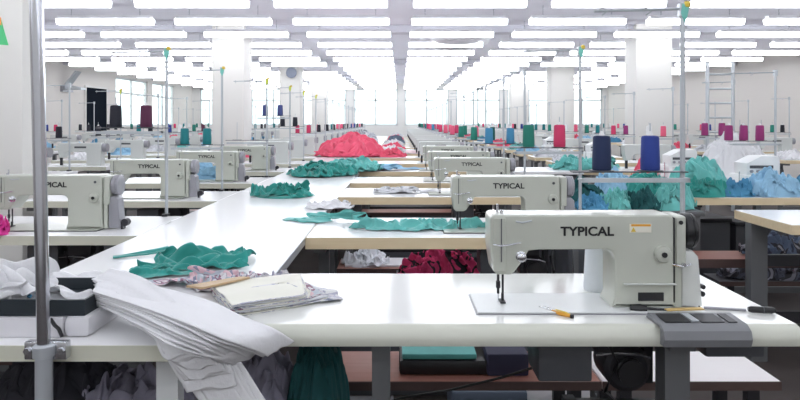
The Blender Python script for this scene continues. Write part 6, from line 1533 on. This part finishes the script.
# right piles
r = empty('cloth_trolley', (1.02, 3.78, 0), 'low grey trolley table in the aisle carrying teal cloth', 'trolley')
MB().box(0, .80, 0, .6, .70, .73, .004).build('tray', M_greypaint, r)
for x in (.02, .75):
    for y in (.02, .55): MB().box(x, x+.03, y, y+.03, 0, .70).build('leg', M_greypaint, r)
heap('teal_garment', (1.18, 4.12, .732), .15, .16, .16, M_teald, 'dark teal cloth heap on the aisle trolley', 'cloth', 101, freq=2.2)
heap('teal_garment', (1.62, 4.14, .732), .20, .17, .24, M_teal, 'teal cloth heap on the right half of the aisle trolley', 'cloth', 103, freq=2.2)
heap('blue_garment', (1.40, 4.18, .732), .16, .12, .26, M_lblue, 'pale blue cloth tucked among the teal cloth on the aisle trolley', 'cloth', 104, freq=2.2)
heap('blue_garment', (2.20, 4.13, TZ+.001), .12, .07, .12, M_blue, 'mid blue cloth in front of the turquoise pile right of the aisle', 'cloth', 171)
heap('teal_garment', (1.98, 4.12, TZ+.001), .15, .08, .15, M_teal, 'deep teal cloth in front of the turquoise pile right of the aisle', 'cloth', 172)
heap('teal_garment', (2.02, 4.28, TZ+.001), .24, .14, .27, M_teal2, 'large turquoise cloth pile on the second table right of the aisle', 'cloth', 105, freq=1.9)
heap('teal_garment', (1.70, 3.93, .732), .12, .11, .20, M_teal2, 'teal cloth spilling between aisle trolley and right table', 'cloth', 106, freq=1.9)
heap('blue_garment', (2.44, 4.16, TZ+.001), .20, .10, .19, M_lblue, 'light blue cloth pile right of the turquoise pile', 'cloth', 107, freq=1.9)
heap('blue_garment', (2.80, 4.24, TZ+.001), .17, .13, .20, M_blue, 'mid blue cloth pile at the right end beside light blue pile', 'cloth', 109, freq=1.9)
for k, (px, m, nm, nk, hh_) in enumerate(((592, M_blue, 'mid blue', 'blue_garment', .10), (617, M_teal2, 'turquoise', 'teal_garment', .14), (643, M_teald, 'dark teal', 'teal_garment', .13), (668, M_teal2, 'pale turquoise', 'teal_garment', .17))):
    heap(nk, (XP(px, 3.86), 3.87, .732), .10, .085, hh_, m, '%s bundle at the front of the aisle trolley, %s from its left end' % (nm, ORD[k]), 'cloth', 160+k)
heap('teal_garment', (XP(583, 6.4), 6.5, TZ+.001), .30, .2, .13, M_teal2, 'turquoise cloth heap on a trestle behind the second thread stand', 'cloth', 111, freq=2)
r = empty('trestle_table', (1.0, 6.2, 0), 'white trestle table in the aisle under a turquoise cloth heap', 'table')
MB().box(.0, .80, 0, .6, TZ-.03, TZ, .003).build('tabletop', M_lam, r)
for x in (.03, .72): MB().box(x, x+.04, .1, .5, 0, TZ-.03).build('leg', M_greypaint, r)
heap('white_garment', (2.90, 5.52, TZ+.001), .30, .17, .42, M_white, 'big white cloth pile behind the magenta thread cones', 'cloth', 113, freq=1.8)
heap('pink_garment', (2.09, 5.4, TZ+.001), .12, .08, .20, M_pink, 'small pink cloth bundle right of the aisle', 'cloth', 115, freq=1.8)
heap('grey_garment', (2.3, 3.935, .302), .30, .10, .16, patterned('dark_mix', [(.03, .03, .05), (.10, .11, .15), (.05, .05, .06), (.25, .25, .30)], 8), 'dark mixed cloth on the low shelf right of the aisle', 'cloth', 117, freq=2)
heap('grey_garment', (2.2, 3.65, .502), .22, .09, .13, patterned('dark_mix2', [(.05, .06, .10), (.12, .16, .24), (.05, .05, .06), (.3, .3, .34)], 8), 'slate blue cloth on the bench beneath the right tables', 'cloth', 118, freq=2)
for (cx, cy, cw, cd, ch, lb) in ((1.06, 4.0, .34, .34, .55, 'tall added dark crate deepening shade under the left of the aisle trolley'), (1.42, 4.0, .32, .34, .48, 'added dark crate deepening shade under the right of the aisle trolley'),
        (1.95, 4.70, .5, .3, .55, 'added dark bin deepening shade behind the second table right of the aisle, left one'), (2.5, 4.72, .6, .3, .52, 'added dark bin deepening shade behind the second table right of the aisle, right one'),
        (1.06, 5.2, .5, .4, .5, 'added dark bin deepening shade in the aisle behind the trolley'), (2.0, 5.9, .8, .3, .5, 'added dark bin deepening shade beneath the third table right of the aisle')):
    r = empty('shade_filler_bin', (cx, cy, 0), lb, 'bin')  # dark boxes added to cover bright floor and deepen the shade there
    MB().box(0, cw, 0, cd, 0, ch-.03, .01).build('bin_body', M_grey_pl, r)
    MB().box(-.008, cw+.008, -.008, cd+.008, ch-.03, ch, .004).build('rim', M_dark, r)
for i in range(1, 5):  # bins added to darken the space beneath the left tables
    r = empty('shade_filler_bin', (-2.15, B_f[i]+.27, 0), 'added dark bin deepening shade beneath the %s table left of the runner' % ORD[i], 'bin')
    MB().box(0, .86, 0, .2, 0, .47, .01).build('bin_body', M_grey_pl, r); MB().box(-.008, .868, -.008, .208, .47, .50, .004).build('rim', M_dark, r)
for i in range(1, 5):  # same added darkening beneath the tables right of the runner
    r = empty('shade_filler_bin', (-.30, A_f[i]+.27, 0), 'added dark bin deepening shade beneath the %s table right of the runner' % ORD[i], 'bin')
    MB().box(0, 1.1, 0, .2, 0, .37, .01).build('bin_body', M_grey_pl, r); MB().box(-.008, 1.108, -.008, .208, .37, .40, .004).build('rim', M_dark, r)
heap('dark_garment', (-.98, 1.84, .402), .20, .12, .26, mat('charcoal_shade_cloth', (.03, .03, .04), .85, var=.4), 'added charcoal heap deepening shade under the left table behind the chrome pole', 'cloth', 181)  # dark heaps added to deepen the shade under the left table
heap('dark_garment', (-1.45, 1.84, .402), .22, .12, .24, MATS['charcoal_shade_cloth'], 'added charcoal heap deepening shade at the far left end under the left table', 'cloth', 182)
# random cloth on far tables
cl = [(M_white, 'white', 'white_garment'), (M_lblue, 'light blue', 'blue_garment'), (M_teal2, 'turquoise', 'teal_garment'), (M_whiteg, 'grey-white', 'grey_garment'), (M_pink, 'coral pink', 'pink_garment'), (M_blue, 'mid blue', 'blue_garment')]
prot = []
for q in range(6):
    prot.append(None)
for L in 'ABCDEG':
    ff = LINES[L][1]
    for i, y in enumerate(ff):
        if y < 6.1 or (L == 'A' and y < 8.5): continue
        q = random.randrange(6)
        if L == 'A': q = random.choice([0, 3, 0, 4])
        lab = '%s cloth heap on the %s table %s' % (cl[q][1], ORD[i], LINES[L][0])
        loc = (GX[L]+random.uniform(.22, .3), y+.3, TZ+.001)
        if L == 'A': loc = (-.12, y+.3, TZ+.001)
        if prot[q] is None: prot[q] = heap(cl[q][2], loc, .2, .13, .12, cl[q][0], lab, 'cloth', 200+q, sub=0, group='cloth heaps on the far tables')
        else:
            c = prot[q].copy(); COL.objects.link(c); c.location = loc; c['label'] = lab; c.rotation_euler.z = random.uniform(-.5, .5)
# red spool between machines
r = empty('thread_spool', ontable(521, 215.5)+Vector((0, .0, .0)), 'small red thread spool standing behind the nearest machine head', 'spool')
r.location = (XP(521, 2.72), 2.72, TZ)
MB().cyl((0, 0, 0.0005), .012, .055, 'z', 14).build('thread', CONE['red'], r)
MB().cyl((0, 0, 0.0555), .014, .003, 'z', 14).build('flange', M_stick, r)

# ------------------------------------------------------------------ wall things
r = empty('wall_fan', P(292, 73, 15.28)+Vector((0, 0, 0)), 'round grey-blue wall fan on the distant left column', 'fan')
MB().lathe([(.0, 0), (.05, 0), (.05, -.085), (0, -.085)], (0, .01, 0), 'y', 16).lathe([(.10, -.06), (.125, -.07), (.13, -.09), (.125, -.11), (.10, -.12)], (0, 0, 0), 'y', 28).build('fan_cage', mat('fan_grey', (.25, .28, .36), .4), r)
for k in range(4):
    a = k*PI/2
    b = MB().prism([(.02*math.cos(a), .02*math.sin(a)), (.10*math.cos(a-.3), .10*math.sin(a-.3)), (.105*math.cos(a+.45), .105*math.sin(a+.45))], 'y', -.108, -.100); b.build('blade', mat('fan_blade', (.30, .36, .48), .4), r)
for yy in (.1,):
    o = MB().box(-.03, .0, 0, 1.15, 0, 1.15).build('board', mat('notice_board_dark', (.006, .010, .018), .95, spec=.1), empty('notice_board', (XL+.032, 16.5, 1.02), 'dark notice board on the left wall with pale frame', 'board'))
    MB().box(-.032, .012, -.05, 0, -.05, 1.2).box(-.032, .012, 1.15, 1.2, -.05, 1.2).box(-.032, .012, 0, 1.15, 1.15, 1.2).box(-.032, .012, 0, 1.15, -.05, 0).build('frame', M_colm, o.parent)
r = empty('wall_lamp', (XL, 15.3, 2.35), 'grey wall bracket fitting high on the left wall', 'fitting')
MB().box(0, .06, 0, .5, -.35, -.2).build('bracket', M_grey_wheel, r)
MB().prism([(.06, -.30), (.45, -.30), (.45, -.25), (.10, -.18), (.34, .15), (.30, .16), (.06, -.15)], 'y', .1, .35).build('arm', M_stand, r)
# ladder rack on the right
r = empty('steel_ladder', (XP(706, 9.0), 9.0, 0), 'tall grey steel ladder frame standing on the right before the beige wall', 'ladder')
w = (733-706)*9/F; top = CZ-(62-HY)*9/F
MB().cyl((0.02, 0, 0), .025, top, 'z', 10).build('rail', M_stand, r)
MB().cyl((w, 0, 0), .025, top, 'z', 10).build('rail', M_stand, r)
z = .3
while z < top-.05:
    MB().tube([(.02, 0, z), (w, 0, z)], .014, 8).build('rung', M_stand, r); z += .205
# ceiling hood (pale domed fitting)
r = empty('ceiling_hood', (XP(455, 11.0), 11.0, 2.66), 'white domed ventilation hood hanging under the ceiling at centre', 'hood')
MB().lathe([(.60, .10), (.60, .03), (.57, -.03), (.48, -.08), (.28, -.12), (.0, -.135)], (0, 0, 0), 'z', 36).build('dome', M_lamph, r)
MB().lathe([(.2, 0), (.2, .03)], (0, 0, .09), 'z', 24).build('collar', M_stand, r)
# bunting pennant on near column
r = empty('paper_pennant', P(-6, 16, 4.0998), 'green and orange paper pennant on the near left column', 'pennant')
MB().prism([(-.02, .0), (.045, -.02), (.095, -.19), (-.02, -.18)], 'y', -.004, 0).build('green_sheet', mat('pennant_green', (.10, .62, .25), .6), r)
MB().prism([(-.02, .0), (.048, -.01), (.052, -.06), (-.02, -.05)], 'y', -.007, -.0045).build('orange_corner', mat('pennant_orange', (.85, .38, .08), .6), r)

# remove leftover prototypes with no label (never placed)
# ------------------------------------------------------------------ world, camera, render
w = bpy.data.worlds.new('World'); SC.world = w; w.use_nodes = True
bg = w.node_tree.nodes['Background']; bg.inputs[0].default_value = (.90, .96, 1.0, 1); bg.inputs[1].default_value = 3.0
cam = bpy.data.cameras.new('Camera'); co = bpy.data.objects.new('Camera', cam); COL.objects.link(co)
co.location = (0, 0, CZ); co.rotation_euler = (PI/2, 0, 0)
cam.sensor_width = 36; cam.lens = F/800*36; cam.shift_x = 0; cam.shift_y = -(200-HY)/800
cam.clip_start = .05; cam.clip_end = 100
SC.camera = co
SC.view_settings.view_transform = 'Standard'; SC.view_settings.look = 'None'; SC.view_settings.gamma = 1
SC.view_settings.exposure = -0.48
